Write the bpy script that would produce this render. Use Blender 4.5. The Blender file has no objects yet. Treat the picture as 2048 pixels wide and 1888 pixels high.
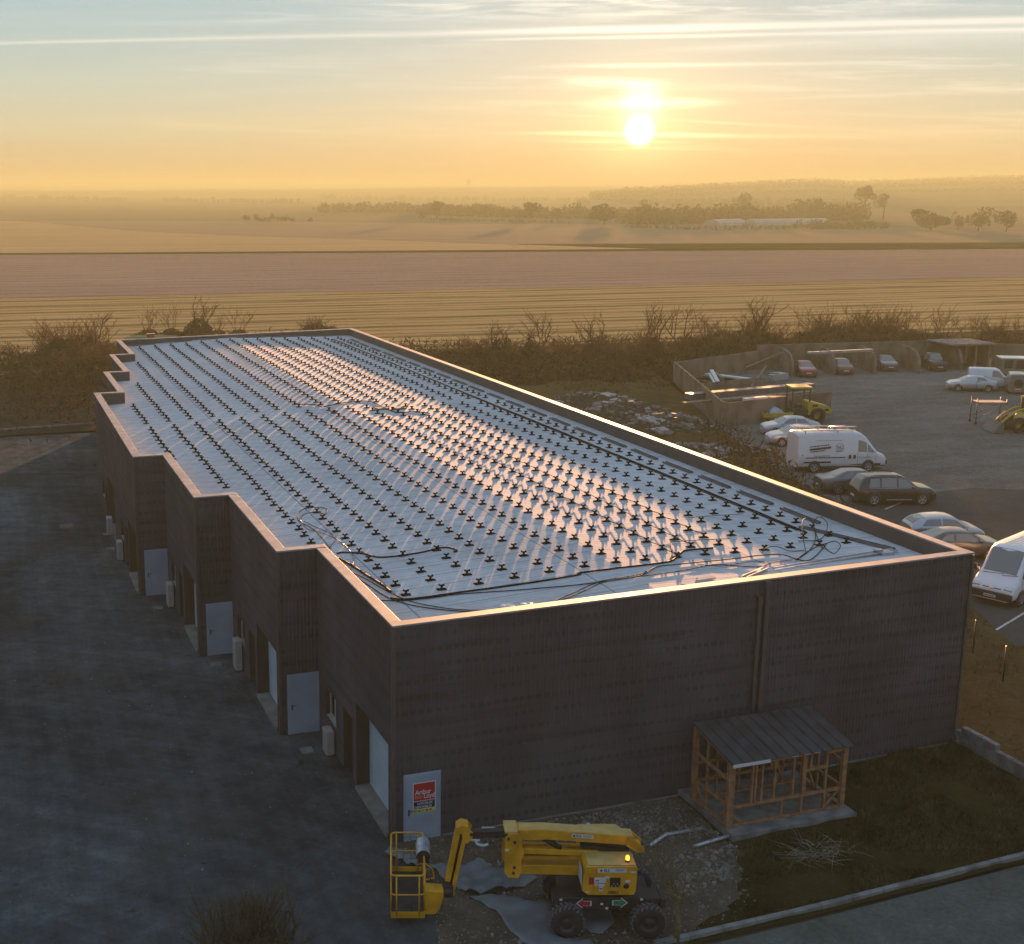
import bpy, bmesh, math, random
from math import sin, cos, tan, pi, sqrt, radians, exp
from mathutils import Vector, Matrix, noise
V = Vector
sc = bpy.context.scene
COL = sc.collection
rnd = random.Random(7)
SUN_E = 5.
HAZE_C = (.15, .198, .172, 1); HAZE_D = .00076; HAZE_G = .1
ROOF_BUMP = .05
SKY_TOW = [(0., (.43, .32, .19)), (.02, (.55, .45, .29)), (.045, (.58, .58, .42)), (.08, (.49, .595, .54)), (.13, (.37, .55, .61)), (.35, (.39, .53, .67)), (1., (.29, .43, .62))]
SKY_AWY = [(0., (.38, .39, .43)), (.06, (.42, .45, .52)), (.2, (.35, .47, .61)), (.5, (.30, .44, .65)), (1., (.29, .43, .62))]
GLOWS = [(40, (.9, .55, .2), .03), (260, (1., .70, .26), .16), (1500, (1., .78, .34), .38)]

# ---------------------------------------------------------------- camera (solved from the building)
K = 0.94
FPX, PITCH, YAW, CX, CY = 2490.0, .2227, .3216, 788.3, 944.0
CAM = V((-10.984*K, -33.026*K, 19.53*K))
FW = V((sin(YAW)*cos(PITCH), cos(YAW)*cos(PITCH), -sin(PITCH)))
RT = V((cos(YAW), -sin(YAW), 0))
DN = FW.cross(RT)
W = 21.1687*K
H0 = 7*K
HR = 7.2778*K
L8 = 71.142

def gz(x, y=0):
    pts = ((-40, 0), (0, -.06), (9, -.08), (20, .15))
    if x <= -40: return 0.
    for (a, za), (b, zb) in zip(pts, pts[1:]):
        if x <= b: return za+(zb-za)*(x-a)/(b-a)
    return .15

def ray(px, py): return FW*FPX+RT*(px-CX)+DN*(py-CY)
def atz(px, py, z=0.):
    v = ray(px, py); return CAM+v*((z-CAM.z)/v.z)
def at(px, py, h=0.):                       # point of the ground (plus h) seen at a pixel of the photograph
    p = atz(px, py, h)
    for _ in range(4): p = atz(px, py, gz(p.x)+h)
    return p
def rz(x):
    return 6.48-.052*(8.7-x) if x < 8.7 else 6.48-.21*(x-8.7)/(W-8.7)
def roofat(px, py, h=0.):
    p = atz(px, py, 6.2)
    for _ in range(5): p = atz(px, py, rz(p.x)+h)
    return p

# ---------------------------------------------------------------- object helpers
class MB:
    def __init__(s): s.v = []; s.f = []; s.m = []; s.sm = []
    def face(s, pts, mi=0, sm=False):
        n = len(s.v); s.v += [tuple(p) for p in pts]; s.f.append(tuple(range(n, n+len(pts)))); s.m.append(mi); s.sm.append(sm)
    def box(s, c, d, mi=0, rz_=0., M=None):
        hx, hy, hz = d[0]/2, d[1]/2, d[2]/2
        P = [V((x*hx, y*hy, z*hz)) for x in (-1, 1) for y in (-1, 1) for z in (-1, 1)]
        R = M if M is not None else Matrix.Rotation(rz_, 3, 'Z')
        P = [R @ p+V(c) for p in P]
        n = len(s.v); s.v += [tuple(p) for p in P]
        for q in ((0, 1, 3, 2), (4, 6, 7, 5), (0, 4, 5, 1), (2, 3, 7, 6), (0, 2, 6, 4), (1, 5, 7, 3)):
            s.f.append(tuple(n+i for i in q)); s.m.append(mi); s.sm.append(False)
    def bar(s, a, b, w, h, mi=0, up=V((0, 0, 1))):      # square bar a->b
        a, b = V(a), V(b); d = (b-a); L = d.length; d.normalize()
        sd = d.cross(up)
        if sd.length < 1e-3: sd = d.cross(V((1, 0, 0)))
        sd.normalize(); u = sd.cross(d)
        M = Matrix((d, sd, u)).transposed()
        s.box((a+b)/2, (L, w, h), mi, M=M)
    def tube(s, pts, r, n=6, mi=0, sm=True, cap=True, r2=None):
        pts = [V(p) for p in pts]; base = len(s.v); N = len(pts)
        t0 = None
        for i, p in enumerate(pts):
            d = (pts[min(i+1, N-1)]-pts[max(i-1, 0)]).normalized()
            if t0 is None:
                t0 = d.cross(V((0, 0, 1)))
                if t0.length < .05: t0 = d.cross(V((1, 0, 0)))
            t = (t0-d*t0.dot(d))
            if t.length < 1e-4: t = d.orthogonal()
            t.normalize(); t0 = t; bta = d.cross(t)
            rr = r if r2 is None else r+(r2-r)*i/(N-1)
            for k in range(n):
                a = 2*pi*k/n; s.v.append(tuple(p+(t*cos(a)+bta*sin(a))*rr))
        for i in range(N-1):
            for k in range(n):
                a = base+i*n+k; b = base+i*n+(k+1) % n
                s.f.append((a, b, b+n, a+n)); s.m.append(mi); s.sm.append(sm)
        if cap and n > 2:
            s.f.append(tuple(base+k for k in range(n-1, -1, -1))); s.m.append(mi); s.sm.append(False)
            s.f.append(tuple(base+(N-1)*n+k for k in range(n))); s.m.append(mi); s.sm.append(False)
    def lathe(s, prof, c, axis='Z', n=24, mi=0, sm=True, closed=False):   # prof (r, t)
        base = len(s.v); c = V(c)
        for (r, t) in prof:
            for k in range(n):
                a = 2*pi*k/n; x, y = r*cos(a), r*sin(a)
                s.v.append(tuple(c+(V((x, y, t)) if axis == 'Z' else V((x, t, y)) if axis == 'Y' else V((t, x, y)))))
        for i in range(len(prof)-1):
            for k in range(n):
                a = base+i*n+k; b = base+i*n+(k+1) % n
                s.f.append((a, b, b+n, a+n)); s.m.append(mi); s.sm.append(sm)
    def prism(s, poly, a, b, axis='Y', mi=0):    # polygon in the other two axes pushed from a to b
        def P(u, v, t): return (u, t, v) if axis == 'Y' else (t, u, v) if axis == 'X' else (u, v, t)
        n = len(poly); base = len(s.v)
        s.v += [P(u, v, a) for u, v in poly]+[P(u, v, b) for u, v in poly]
        s.f.append(tuple(range(base, base+n))); s.f.append(tuple(range(base+2*n-1, base+n-1, -1)))
        for i in range(n):
            j = (i+1) % n; s.f.append((base+i, base+n+i, base+n+j, base+j))
        s.m += [mi]*(n+2); s.sm += [False]*(n+2)
    def build(s, name, mats, parent=None, bevel=0, fix=True):
        me = bpy.data.meshes.new(name); me.from_pydata(s.v, [], s.f)
        if not isinstance(mats, (list, tuple)): mats = [mats]
        for m in mats: me.materials.append(m)
        me.polygons.foreach_set('material_index', s.m); me.polygons.foreach_set('use_smooth', s.sm)
        if fix and len(s.f) < 60000:
            bm = bmesh.new(); bm.from_mesh(me); bmesh.ops.recalc_face_normals(bm, faces=bm.faces); bm.to_mesh(me); bm.free()
        me.update()
        o = bpy.data.objects.new(name, me); COL.objects.link(o)
        if parent is not None: o.parent = parent
        if bevel:
            b = o.modifiers.new('bevel', 'BEVEL'); b.width = bevel; b.segments = 2; b.limit_method = 'ANGLE'
        return o

def tag(o, label=None, cat=None, group=None, kind=None):
    if label: o['label'] = label
    if cat: o['category'] = cat
    if group: o['group'] = group
    if kind: o['kind'] = kind
    return o
def thing(name, label, cat, loc=(0, 0, 0), rz_=0., group=None):
    o = bpy.data.objects.new(name, None); COL.objects.link(o); o.location = loc; o.rotation_euler = (0, 0, rz_)
    o.empty_display_size = .3
    return tag(o, label, cat, group)
def copy_tree(o, parent=None):
    c = o.copy(); COL.objects.link(c)
    if parent is not None: c.parent = parent
    for ch in list(o.children): copy_tree(ch, c)
    return c
def text_mb(mb, s, c, ux, uy, size, mi, bold=False, wscale=1., off=.004):
    """letters as flat faces; c = left end of the baseline, ux/uy = reading and up directions"""
    cu = bpy.data.curves.new('txt', 'FONT'); cu.body = s; cu.size = size; cu.resolution_u = 3
    if bold: cu.offset = size*.022
    o = bpy.data.objects.new('txt', cu); COL.objects.link(o)
    dg = bpy.context.evaluated_depsgraph_get(); me = bpy.data.meshes.new_from_object(o.evaluated_get(dg))
    n = V(ux).cross(V(uy)).normalized()*off
    b = len(mb.v); mb.v += [tuple(V(c)+V(ux)*v.co.x*wscale+V(uy)*v.co.y+n) for v in me.vertices]
    for p in me.polygons: mb.f.append(tuple(b+i for i in p.vertices)); mb.m.append(mi); mb.sm.append(False)
    wd = max([v.co.x for v in me.vertices] or [0])*wscale
    bpy.data.objects.remove(o); bpy.data.meshes.remove(me); bpy.data.curves.remove(cu)
    return wd

# ---------------------------------------------------------------- materials
def new_mat(name):
    m = bpy.data.materials.new(name); m.use_nodes = True; nt = m.node_tree
    return m, nt, nt.nodes['Principled BSDF']
class NT:
    def __init__(s, nt): s.nt = nt
    def n(s, t, **k):
        x = s.nt.nodes.new(t)
        for a, b in k.items(): setattr(x, a, b)
        return x
    def l(s, a, b): s.nt.links.new(a, b)
    def set(s, sock, v):
        if hasattr(v, 'is_linked'): s.l(v, sock)
        elif isinstance(v, (tuple, list)) and len(v) == 3 and sock.type == 'RGBA': sock.default_value = (*v, 1)
        else: sock.default_value = v
    def math(s, op, a, b=0., c=0.):
        x = s.n('ShaderNodeMath', operation=op)
        s.set(x.inputs[0], a); s.set(x.inputs[1], b); s.set(x.inputs[2], c); return x.outputs[0]
    def vmath(s, op, a, b=(0, 0, 0)):
        x = s.n('ShaderNodeVectorMath', operation=op); s.set(x.inputs[0], a); s.set(x.inputs[1], b)
        return x.outputs['Value'] if op in ('DOT_PRODUCT', 'LENGTH') else x.outputs[0]
    def mix(s, f, a, b, bt='MIX'):
        x = s.n('ShaderNodeMix', data_type='RGBA', blend_type=bt); s.set(x.inputs[0], f); s.set(x.inputs[6], a); s.set(x.inputs[7], b); return x.outputs[2]
    def ss(s, v, a, b, lo=0., hi=1.):
        x = s.n('ShaderNodeMapRange', interpolation_type='SMOOTHSTEP'); s.set(x.inputs[0], v)
        for i, q in enumerate((a, b, lo, hi)): x.inputs[i+1].default_value = q
        return x.outputs[0]
    def noise(s, vec, scale, detail=4., rough=.55, dist=0.):
        x = s.n('ShaderNodeTexNoise'); s.l(vec, x.inputs['Vector'])
        for k, q in (('Scale', scale), ('Detail', detail), ('Roughness', rough), ('Distortion', dist)): x.inputs[k].default_value = q
        return x.outputs['Fac']
    def ramp(s, f, stops):
        x = s.n('ShaderNodeValToRGB'); e = x.color_ramp.elements
        while len(e) < len(stops): e.new(.5)
        for q, (p, c) in zip(e, stops): q.position = p; q.color = (*c, 1)
        s.set(x.inputs[0], f); return x.outputs[0]
    def mapping(s, vec, sc_=(1, 1, 1), rot=(0, 0, 0), loc=(0, 0, 0)):
        x = s.n('ShaderNodeMapping'); s.l(vec, x.inputs[0]); x.inputs['Scale'].default_value = sc_; x.inputs['Rotation'].default_value = rot; x.inputs['Location'].default_value = loc
        return x.outputs[0]
    def bump(s, h, st=.3, d=.02):
        x = s.n('ShaderNodeBump'); x.inputs['Strength'].default_value = st; x.inputs['Distance'].default_value = d; s.l(h, x.inputs['Height']); return x.outputs[0]
    def pos(s): return s.n('ShaderNodeNewGeometry').outputs['Position']
    def obj(s): return s.n('ShaderNodeTexCoord').outputs['Object']
    def sep(s, v):
        x = s.n('ShaderNodeSeparateXYZ'); s.l(v, x.inputs[0]); return x.outputs
    def comb(s, x_, y_, z_=0.):
        x = s.n('ShaderNodeCombineXYZ'); s.set(x.inputs[0], x_); s.set(x.inputs[1], y_); s.set(x.inputs[2], z_); return x.outputs[0]

def simple(name, c, rough=.6, metal=0., var=.25, scale=3., bump=0., bscale=30., spec=.5, coat=0., use='obj'):
    """base colour with soft wear-like variation and fine bump"""
    m, nt, p = new_mat(name); T = NT(nt)
    co = T.obj() if use == 'obj' else T.pos()
    if var:
        f = T.noise(co, scale, 5)
        col = T.mix(T.ss(f, .3, .7), tuple(x*(1-var) for x in c), tuple(min(1, x*(1+var)) for x in c))
        T.l(col, p.inputs['Base Color'])
        T.l(T.math('MULTIPLY_ADD', f, .3, rough-.15), p.inputs['Roughness'])
    else:
        p.inputs['Base Color'].default_value = (*c, 1); p.inputs['Roughness'].default_value = rough
    p.inputs['Metallic'].default_value = metal; p.inputs['Specular IOR Level'].default_value = spec
    p.inputs['Coat Weight'].default_value = coat; p.inputs['Coat Roughness'].default_value = .1
    if bump: T.l(T.bump(T.noise(co, bscale, 3), bump, .02), p.inputs['Normal'])
    return m

M = {}
M['black'] = simple('black_plastic', (.012, .012, .013), .5)
M['rubber'] = simple('tyre_rubber', (.018, .018, .019), .85, bump=.2)
M['cable'] = simple('cable_black', (.010, .011, .013), .8, spec=.1)
M['cable_grey'] = simple('cable_grey', (.1, .11, .13), .5)
M['white_door'] = simple('door_grey_white_paint', (.25, .305, .37), .45, var=.10, scale=1.2)
M['white_panel'] = simple('sectional_door_paint', (.34, .42, .475), .45, var=.09, scale=1.)
M['white_plastic'] = simple('white_plastic', (.31, .295, .28), .5, var=.1)
M['coping'] = simple('coping_metal', (.28, .28, .285), .6, spec=.12, metal=0., var=.2, scale=2.5)
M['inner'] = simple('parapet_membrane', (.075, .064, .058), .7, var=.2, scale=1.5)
M['concrete'] = simple('concrete', (.175, .175, .168), .9, spec=0., var=.3, scale=2., bump=.3)
M['concrete_dark'] = simple('concrete_weathered', (.16, .145, .125), .9, spec=0., var=.3, scale=.6, bump=.4)
M['plinth'] = simple('plinth_concrete', (.155, .145, .13), .9, var=.3, scale=1.5, bump=.3)
M['steel'] = simple('galvanised_steel', (.40, .43, .46), .42, metal=.6, var=.2, scale=6)
M['alu'] = simple('aluminium_rail', (.45, .47, .5), .35, metal=.7, var=.15)
M['darkmetal'] = simple('dark_metal', (.035, .035, .037), .5, metal=.3)
M['yellow'] = simple('yellow_lift_paint', (.56, .275, .010), .45, var=.22, scale=2.2, coat=.2)
M['yellow_dusty'] = simple('yellow_dusty_top', (.46, .31, .10), .6, var=.15, scale=3)
M['yellow2'] = simple('yellow_roller_paint', (.44, .31, .035), .5, var=.15)
M['timber'] = simple('timber_studs', (.27, .135, .065), .75, var=.3, scale=5, bump=.2)
M['board'] = simple('old_board', (.2, .15, .1), .85, var=.3, scale=3)
M['glass'] = simple('window_glass', (.012, .015, .018), .07, var=0, spec=.9)
M['carglass'] = simple('car_glass', (.15, .165, .165), .08, var=0, spec=1.)
M['red'] = simple('sign_red', (.42, .012, .016), .45, var=.05)
M['navy'] = simple('sign_navy', (.012, .012, .06), .45, var=.05)
M['signwhite'] = simple('sign_white', (.55, .55, .56), .45, var=.03)
M['signyellow'] = simple('sign_yellow', (.62, .52, .10), .45, var=.03)
M['green'] = simple('sticker_green', (.02, .20, .08), .45, var=.05)
M['stickred'] = simple('sticker_red', (.38, .02, .02), .45, var=.05)
M['chrome'] = simple('chrome', (.7, .7, .7), .2, metal=.9, var=.05)
M['taillight'] = simple('taillight_red', (.35, .015, .01), .2, var=0)
M['headlight'] = simple('headlight_lens', (.55, .57, .58), .15, var=.05)
M['bark'] = simple('bark', (.075, .045, .026), .9, spec=0., var=.3, scale=8)
M['twig'] = simple('twigs', (.10, .055, .03), .9, spec=0., var=.3, scale=2)
M['scrub'] = simple('dead_scrub', (.095, .055, .028), .95, spec=0., var=.45, scale=1.2)
M['bark_green'] = simple('bark_mossy', (.14, .115, .05), .9, var=.3, scale=8)
M['ivy'] = simple('ivy', (.035, .04, .015), .8, spec=0., var=.4, scale=2)
M['farwood'] = simple('far_trees', (.04, .03, .02), .95, spec=0., var=.4, scale=.15)
M['stone'] = simple('rubble_stone', (.18, .16, .14), .9, var=.5, scale=1.7, bump=.3, use='pos')
M['rubblelight'] = simple('rubble_light', (.36, .345, .32), .9, var=.35, scale=1.3, bump=.3, use='pos')
M['tarp'] = simple('plastic_sheet', (.13, .14, .148), .42, var=.2, scale=1.5, bump=.5, bscale=4)
M['beacon'] = None
def paint(name, c, metal=.35, rough=.3, dust=.12):
    m, nt, p = new_mat(name); T = NT(nt); co = T.obj()
    f = T.ss(T.noise(co, 2.2, 5), .35, .75)
    z = T.sep(co)[2]
    low = T.ss(z, .75, .15)
    k = T.math('MULTIPLY', T.math('ADD', T.math('MULTIPLY', f, .35), T.math('MULTIPLY', low, .6)), dust*2)
    T.l(T.mix(k, c, (.16, .135, .105)), p.inputs['Base Color'])
    T.l(T.math('MULTIPLY_ADD', k, .4, rough), p.inputs['Roughness'])
    p.inputs['Metallic'].default_value = metal; p.inputs['Coat Weight'].default_value = .6; p.inputs['Coat Roughness'].default_value = .06
    return m
M['p_black'] = paint('car_paint_anthracite', (.016, .016, .017), .1, dust=.10)
M['p_grey'] = paint('car_paint_slate', (.10, .11, .13), .5, dust=.15)
M['p_silver'] = paint('car_paint_silver', (.42, .44, .48), .6)
M['p_white'] = paint('van_paint_white', (.62, .62, .63), 0)
M['p_white2'] = paint('front_van_paint_white', (.70, .70, .72), 0, dust=.12)
M['p_red'] = paint('car_paint_red', (.22, .035, .03), .3)
M['p_red2'] = paint('car_paint_dark_red', (.13, .03, .027), .3)
M['p_steel'] = paint('car_paint_steel_blue', (.07, .075, .085), .3)
M['p_olive'] = paint('jeep_paint_beige', (.2, .17, .13), .1)

def ground_mat(name, cols, scales=(.05, .4, 3.), rough=.95, bump=.4, bscale=6., specks=0., stretch=None, rot=0.):
    m, nt, p = new_mat(name); T = NT(nt); P = T.pos()
    Q = T.mapping(P, stretch, (0, 0, rot)) if stretch else P
    a = T.noise(Q, scales[0], 6, .6, .5); b = T.noise(Q, scales[1], 6, .65); c = T.noise(P, scales[2], 6, .7)
    f = T.math('ADD', T.math('MULTIPLY', a, .45), T.math('ADD', T.math('MULTIPLY', b, .33), T.math('MULTIPLY', c, .34)))
    n = len(cols)
    col = T.ramp(f, [(.34+.46*i/(n-1), q) for i, q in enumerate(cols)])
    if specks:
        v = T.n('ShaderNodeTexVoronoi'); T.l(P, v.inputs['Vector']); v.inputs['Scale'].default_value = specks
        col = T.mix(T.ss(v.outputs['Distance'], .16, .05, 0, .55), col, tuple(min(1, x*2.6+.03) for x in cols[-1]))
    T.l(col, p.inputs['Base Color']); p.inputs['Roughness'].default_value = rough
    p.inputs['Specular IOR Level'].default_value = 0.
    if bump:
        h = T.math('ADD', T.noise(P, bscale, 6, .75), T.math('MULTIPLY', T.noise(P, bscale*.2, 4), 1.5))
        T.l(T.bump(h, bump, .12), p.inputs['Normal'])
    return m
# ---------------------------------------------------------------- camera, sun, sky
cam = bpy.data.cameras.new('camera'); co_ = bpy.data.objects.new('camera', cam); COL.objects.link(co_)
cam.sensor_fit = 'HORIZONTAL'; cam.sensor_width = 36; cam.lens = FPX/2048*36
cam.shift_x = (1024-CX)/2048; cam.shift_y = 0; cam.clip_start = .5; cam.clip_end = 60000
co_.matrix_world = Matrix.Translation(CAM) @ Matrix((RT, -DN, -FW)).transposed().to_4x4()
sc.camera = co_

SUNPX = (1279, 262)
sv = ray(*SUNPX).normalized()
SUN_AZ = math.atan2(sv.x, sv.y); SUN_EL = math.asin(sv.z)
sun = bpy.data.lights.new('sun', 'SUN'); sun.energy = SUN_E; sun.angle = radians(.8); sun.color = (1., .47, .18)
so = bpy.data.objects.new('sun', sun); COL.objects.link(so)
so.rotation_euler = sv.to_track_quat('Z', 'Y').to_euler()

world = bpy.data.worlds.new('World'); sc.world = world; world.use_nodes = True
T = NT(world.node_tree)
bg = world.node_tree.nodes['Background']
d = T.n('ShaderNodeTexCoord').outputs['Generated']
sx, sy, sz = T.sep(d)
fh = V((sin(YAW), cos(YAW), 0)); rh = V((cos(YAW), -sin(YAW), 0))
df = T.math('MAXIMUM', T.vmath('DOT_PRODUCT', d, tuple(fh)), .06)
u = T.math('DIVIDE', T.vmath('DOT_PRODUCT', d, tuple(rh)), df)
v = T.math('DIVIDE', sz, df)
def uv(px, py):
    r_ = ray(px, py); k = r_.dot(fh); return r_.dot(rh)/k, r_.z/k
sd = T.vmath('DOT_PRODUCT', d, tuple(sv))
sunh = T.vmath('DOT_PRODUCT', d, tuple(V((sv.x, sv.y, 0)).normalized()))
# clear-sky colours by elevation, towards and away from the sun
tow = T.ramp(T.math('MAXIMUM', sz, 0.), SKY_TOW)
awy = T.ramp(T.math('MAXIMUM', sz, 0.), SKY_AWY)
col = T.mix(T.ss(sunh, -.3, .75), awy, tow)
nish = T.n('ShaderNodeTexSky', sky_type='NISHITA'); nish.sun_disc = False; nish.sun_elevation = max(SUN_EL, radians(1)); nish.sun_rotation = SUN_AZ
nish.air_density = 1.2; nish.dust_density = 2.
col = T.mix(1., col, T.mix(1., nish.outputs[0], (.012, .012, .012), "MULTIPLY"), 'ADD')
# high thin cloud: streaks stretched along the horizon, veils, two vapour trails
sdm = T.math('MAXIMUM', sd, 0.)
near = T.math('POWER', sdm, 60.)
su_, sv_ = uv(*SUNPX)
P2 = T.comb(u, v, 0.)
wob = T.noise(T.mapping(P2, (6, 30, 1)), 1., 4)
n1 = T.noise(T.mapping(P2, (3.2, 75, 1), (0, 0, .01)), 1., 7, .6, .5)
n2 = T.noise(T.mapping(P2, (7, 150, 1), (0, 0, -.02), (3, 1, 0)), 1., 6, .6, .4)
n3 = T.noise(T.mapping(P2, (12, 150, 1), (0, 0, -.30), (1, 4, 0)), 1., 7, .62, .6)
n4 = T.noise(T.mapping(P2, (2.2, 14, 1), (0, 0, 0), (5, 2, 0)), 1., 3, .5)
rightw = T.ss(u, -.22, .16, .12, 1.)
st = T.math('MULTIPLY', T.math('ADD', T.ss(n1, .47, .70), T.math('MULTIPLY', T.ss(n2, .50, .72), .8)), T.math('MULTIPLY', T.ss(n4, .32, .58), rightw))
st = T.math('MULTIPLY', st, T.ss(v, .012, .05))
topw = T.math('MULTIPLY', T.ss(v, .118, .142), T.ss(u, -.06, .06))
ci = T.math('MULTIPLY', T.math('MULTIPLY', T.ss(n3, .42, .64), topw), T.ss(u, .5, .3))
def trail(p, q, w0, w1, a, amp, u0=-9., u1=9., sl=.05):
    (ua, va), (ub, vb) = uv(*p), uv(*q)
    k = (vb-va)/(ub-ua)
    line = T.math('MULTIPLY_ADD', u, k, va-k*ua)
    dv = T.math('ABSOLUTE', T.math('ADD', T.math('SUBTRACT', v, line), T.math('MULTIPLY', T.math('SUBTRACT', wob, .5), amp)))
    wd = T.math('MULTIPLY_ADD', T.ss(u, ua, ub), (w1-w0)*1.35, w0*1.35)
    x = T.math('SUBTRACT', 1., T.math('MINIMUM', T.math('DIVIDE', dv, wd), 1.))
    x = T.math('MULTIPLY', T.math('POWER', x, 1.4), a)
    return T.math('MULTIPLY', T.math('MULTIPLY', x, T.ss(u, u0, u0+sl)), T.ss(u, u1, u1-sl))
ux = lambda px: uv(px, 100)[0]
tr = [trail((0, 86), (1000, 64), .0016, .0030, .55, .0012),
      trail((900, 66), (2048, 40), .0028, .0036, .9, .0016, ux(780), 9, .12),
      trail((940, 80), (2048, 59), .0012, .0026, .85, .0016, ux(900), 9, .05),
      trail((1020, 134), (2000, 122), .0022, .0016, .6, .002, ux(1000), ux(2000), .1),
      trail((1100, 160), (1350, 168), .004, .004, .7, .003, ux(1080), ux(1370), .04),
      trail((1130, 208), (1480, 205), .006, .004, .8, .003, ux(1120), ux(1520), .06),
      trail((1000, 266), (1720, 275), .0016, .0026, .9, .002, ux(960), ux(1800), .08),
      trail((260, 246), (700, 266), .004, .0012, .4, .002, ux(240), ux(760), .05),
      trail((1500, 200), (2048, 178), .0014, .003, .45, .002, ux(1480), 9, .08),
      trail((1280, 100), (2048, 70), .003, .009, .4, .004, ux(1260), 9, .1),
      trail((1320, 240), (1800, 262), .0012, .002, .55, .003, ux(1300), ux(1850), .08),
      trail((1560, 222), (2048, 240), .0014, .003, .35, .003, ux(1540), 9, .08)]
cl = T.math('ADD', T.math('MULTIPLY', st, .85), T.math('MULTIPLY', ci, .95))
for t in tr: cl = T.math('ADD', cl, t)
front = T.ss(T.vmath('DOT_PRODUCT', d, tuple(fh)), .3, .6)
cl = T.math('MINIMUM', T.math('MULTIPLY', cl, front), 1.)
ccol = T.mix(T.ss(v, .02, .12), (1.0, .74, .38), (1.0, .97, .86))
col = T.mix(T.math('MULTIPLY', cl, .95), col, ccol)
# glow and disc of the sun, brighter where cloud scatters it
def glow(p_, c, k):
    return T.mix(1., (0, 0, 0), T.mix(1., c, T.comb(*[T.math('MULTIPLY', T.math('POWER', sdm, p_), k)]*3), 'MULTIPLY'), 'ADD')
for p_, c, k in GLOWS: col = T.mix(1., col, glow(p_, c, k), 'ADD')
cg = T.math('MULTIPLY', T.math('MULTIPLY', cl, T.math('POWER', sdm, 420.)), 1.1)
col = T.mix(1., col, T.mix(1., (1., .82, .45), T.comb(cg, cg, cg), 'MULTIPLY'), 'ADD')
disc = T.math('MULTIPLY', T.math('POWER', T.ss(sd, cos(radians(.92)), 1.), 3.), 6.)
col = T.mix(1., col, T.mix(1., (1., .86, .5), T.comb(disc, disc, disc), 'MULTIPLY'), 'ADD')
# column of glare through the cloud gap above the disc
pu, pv = uv(1283, 212)
pil = T.math('MULTIPLY', T.ss(T.math('ABSOLUTE', T.math('SUBTRACT', u, pu)), .022, .004), T.ss(T.math('ABSOLUTE', T.math('SUBTRACT', v, pv)), .022, .006))
pil = T.math('MULTIPLY', T.math('MULTIPLY', pil, T.math('MULTIPLY_ADD', n1, 2.2, -.25)), .9)
col = T.mix(1., col, T.mix(1., (1., .9, .6), T.comb(pil, pil, pil), 'MULTIPLY'), 'ADD')
T.l(col, bg.inputs['Color']); bg.inputs['Strength'].default_value = .0625
world.cycles.sampling_method = 'MANUAL'; world.cycles.sample_map_resolution = 2048

vs = sc.view_settings; vs.view_transform = 'Standard'; vs.look = 'None'; vs.exposure = 4; vs.gamma = 1; vs.use_curve_mapping = False
sc.render.film_transparent = False
cy = sc.cycles; cy.use_denoising = True; cy.max_bounces = 5; cy.diffuse_bounces = 3; cy.glossy_bounces = 3; cy.volume_bounces = 0
cy.transmission_bounces = 2; cy.transparent_max_bounces = 8; cy.sample_clamp_indirect = 4

# ---------------------------------------------------------------- air
hz = MB(); R = 9000
hz.box((0, R*.35, 20.), (2*R, 2*R, 44))
mm = bpy.data.materials.new('haze'); mm.use_nodes = True; nt = mm.node_tree; nt.nodes.remove(nt.nodes['Principled BSDF'])
pvn = nt.nodes.new('ShaderNodeVolumePrincipled'); pvn.inputs['Color'].default_value = HAZE_C
pvn.inputs['Density'].default_value = HAZE_D; pvn.inputs['Anisotropy'].default_value = HAZE_G
nt.links.new(pvn.outputs[0], nt.nodes['Material Output'].inputs['Volume'])
ho = hz.build('haze', mm); ho['kind'] = 'stuff'; ho['label'] = 'golden evening haze over the whole plain'; ho['category'] = 'haze'; ho.display_type = 'WIRE'

# ---------------------------------------------------------------- ground sheets
def sheet(name, poly, mat, dz, kind='structure', flat=False, amp=0., cell=0.):
    """flat polygon (x, y) draped on the ground height, dz above it"""
    bm = bmesh.new(); f = bm.faces.new([bm.verts.new((p[0], p[1], 0)) for p in poly])
    for X in () if flat else (-40, 0, 9, 20):
        g = bm.verts[:]+bm.edges[:]+bm.faces[:]
        bmesh.ops.bisect_plane(bm, geom=g, plane_co=(X, 0, 0), plane_no=(1, 0, 0))
    if cell:
        xs = [q.co.x for q in bm.verts]; ys = [q.co.y for q in bm.verts]
        t = min(xs)+cell
        while t < max(xs): bmesh.ops.bisect_plane(bm, geom=bm.verts[:]+bm.edges[:]+bm.faces[:], plane_co=(t, 0, 0), plane_no=(1, 0, 0)); t += cell
        t = min(ys)+cell
        while t < max(ys): bmesh.ops.bisect_plane(bm, geom=bm.verts[:]+bm.edges[:]+bm.faces[:], plane_co=(0, t, 0), plane_no=(0, 1, 0)); t += cell
    for q in bm.verts:
        h = 0.
        if amp:
            h = amp*(max(0, noise.noise(V((q.co.x*.7, q.co.y*.7, 3)))+.35)+.5*max(0, noise.noise(V((q.co.x*2.1, q.co.y*2.1, 7)))))
            if q.is_boundary: h = 0
        q.co.z = (0 if flat else gz(q.co.x))+dz+h
    for fc in bm.faces:
        fc.smooth = bool(amp)
        if fc.normal.z < 0: fc.normal_flip()
    bmesh.ops.recalc_face_normals(bm, faces=bm.faces)
    me = bpy.data.meshes.new(name); bm.to_mesh(me); bm.free(); me.materials.append(mat)
    o = bpy.data.objects.new(name, me); COL.objects.link(o); o['kind'] = kind
    if o.data.polygons and sum(p.normal.z for p in o.data.polygons) < 0: o.data.flip_normals()
    return o
def pxs(pts): return [(at(*p).x, at(*p).y) for p in pts]

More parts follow.
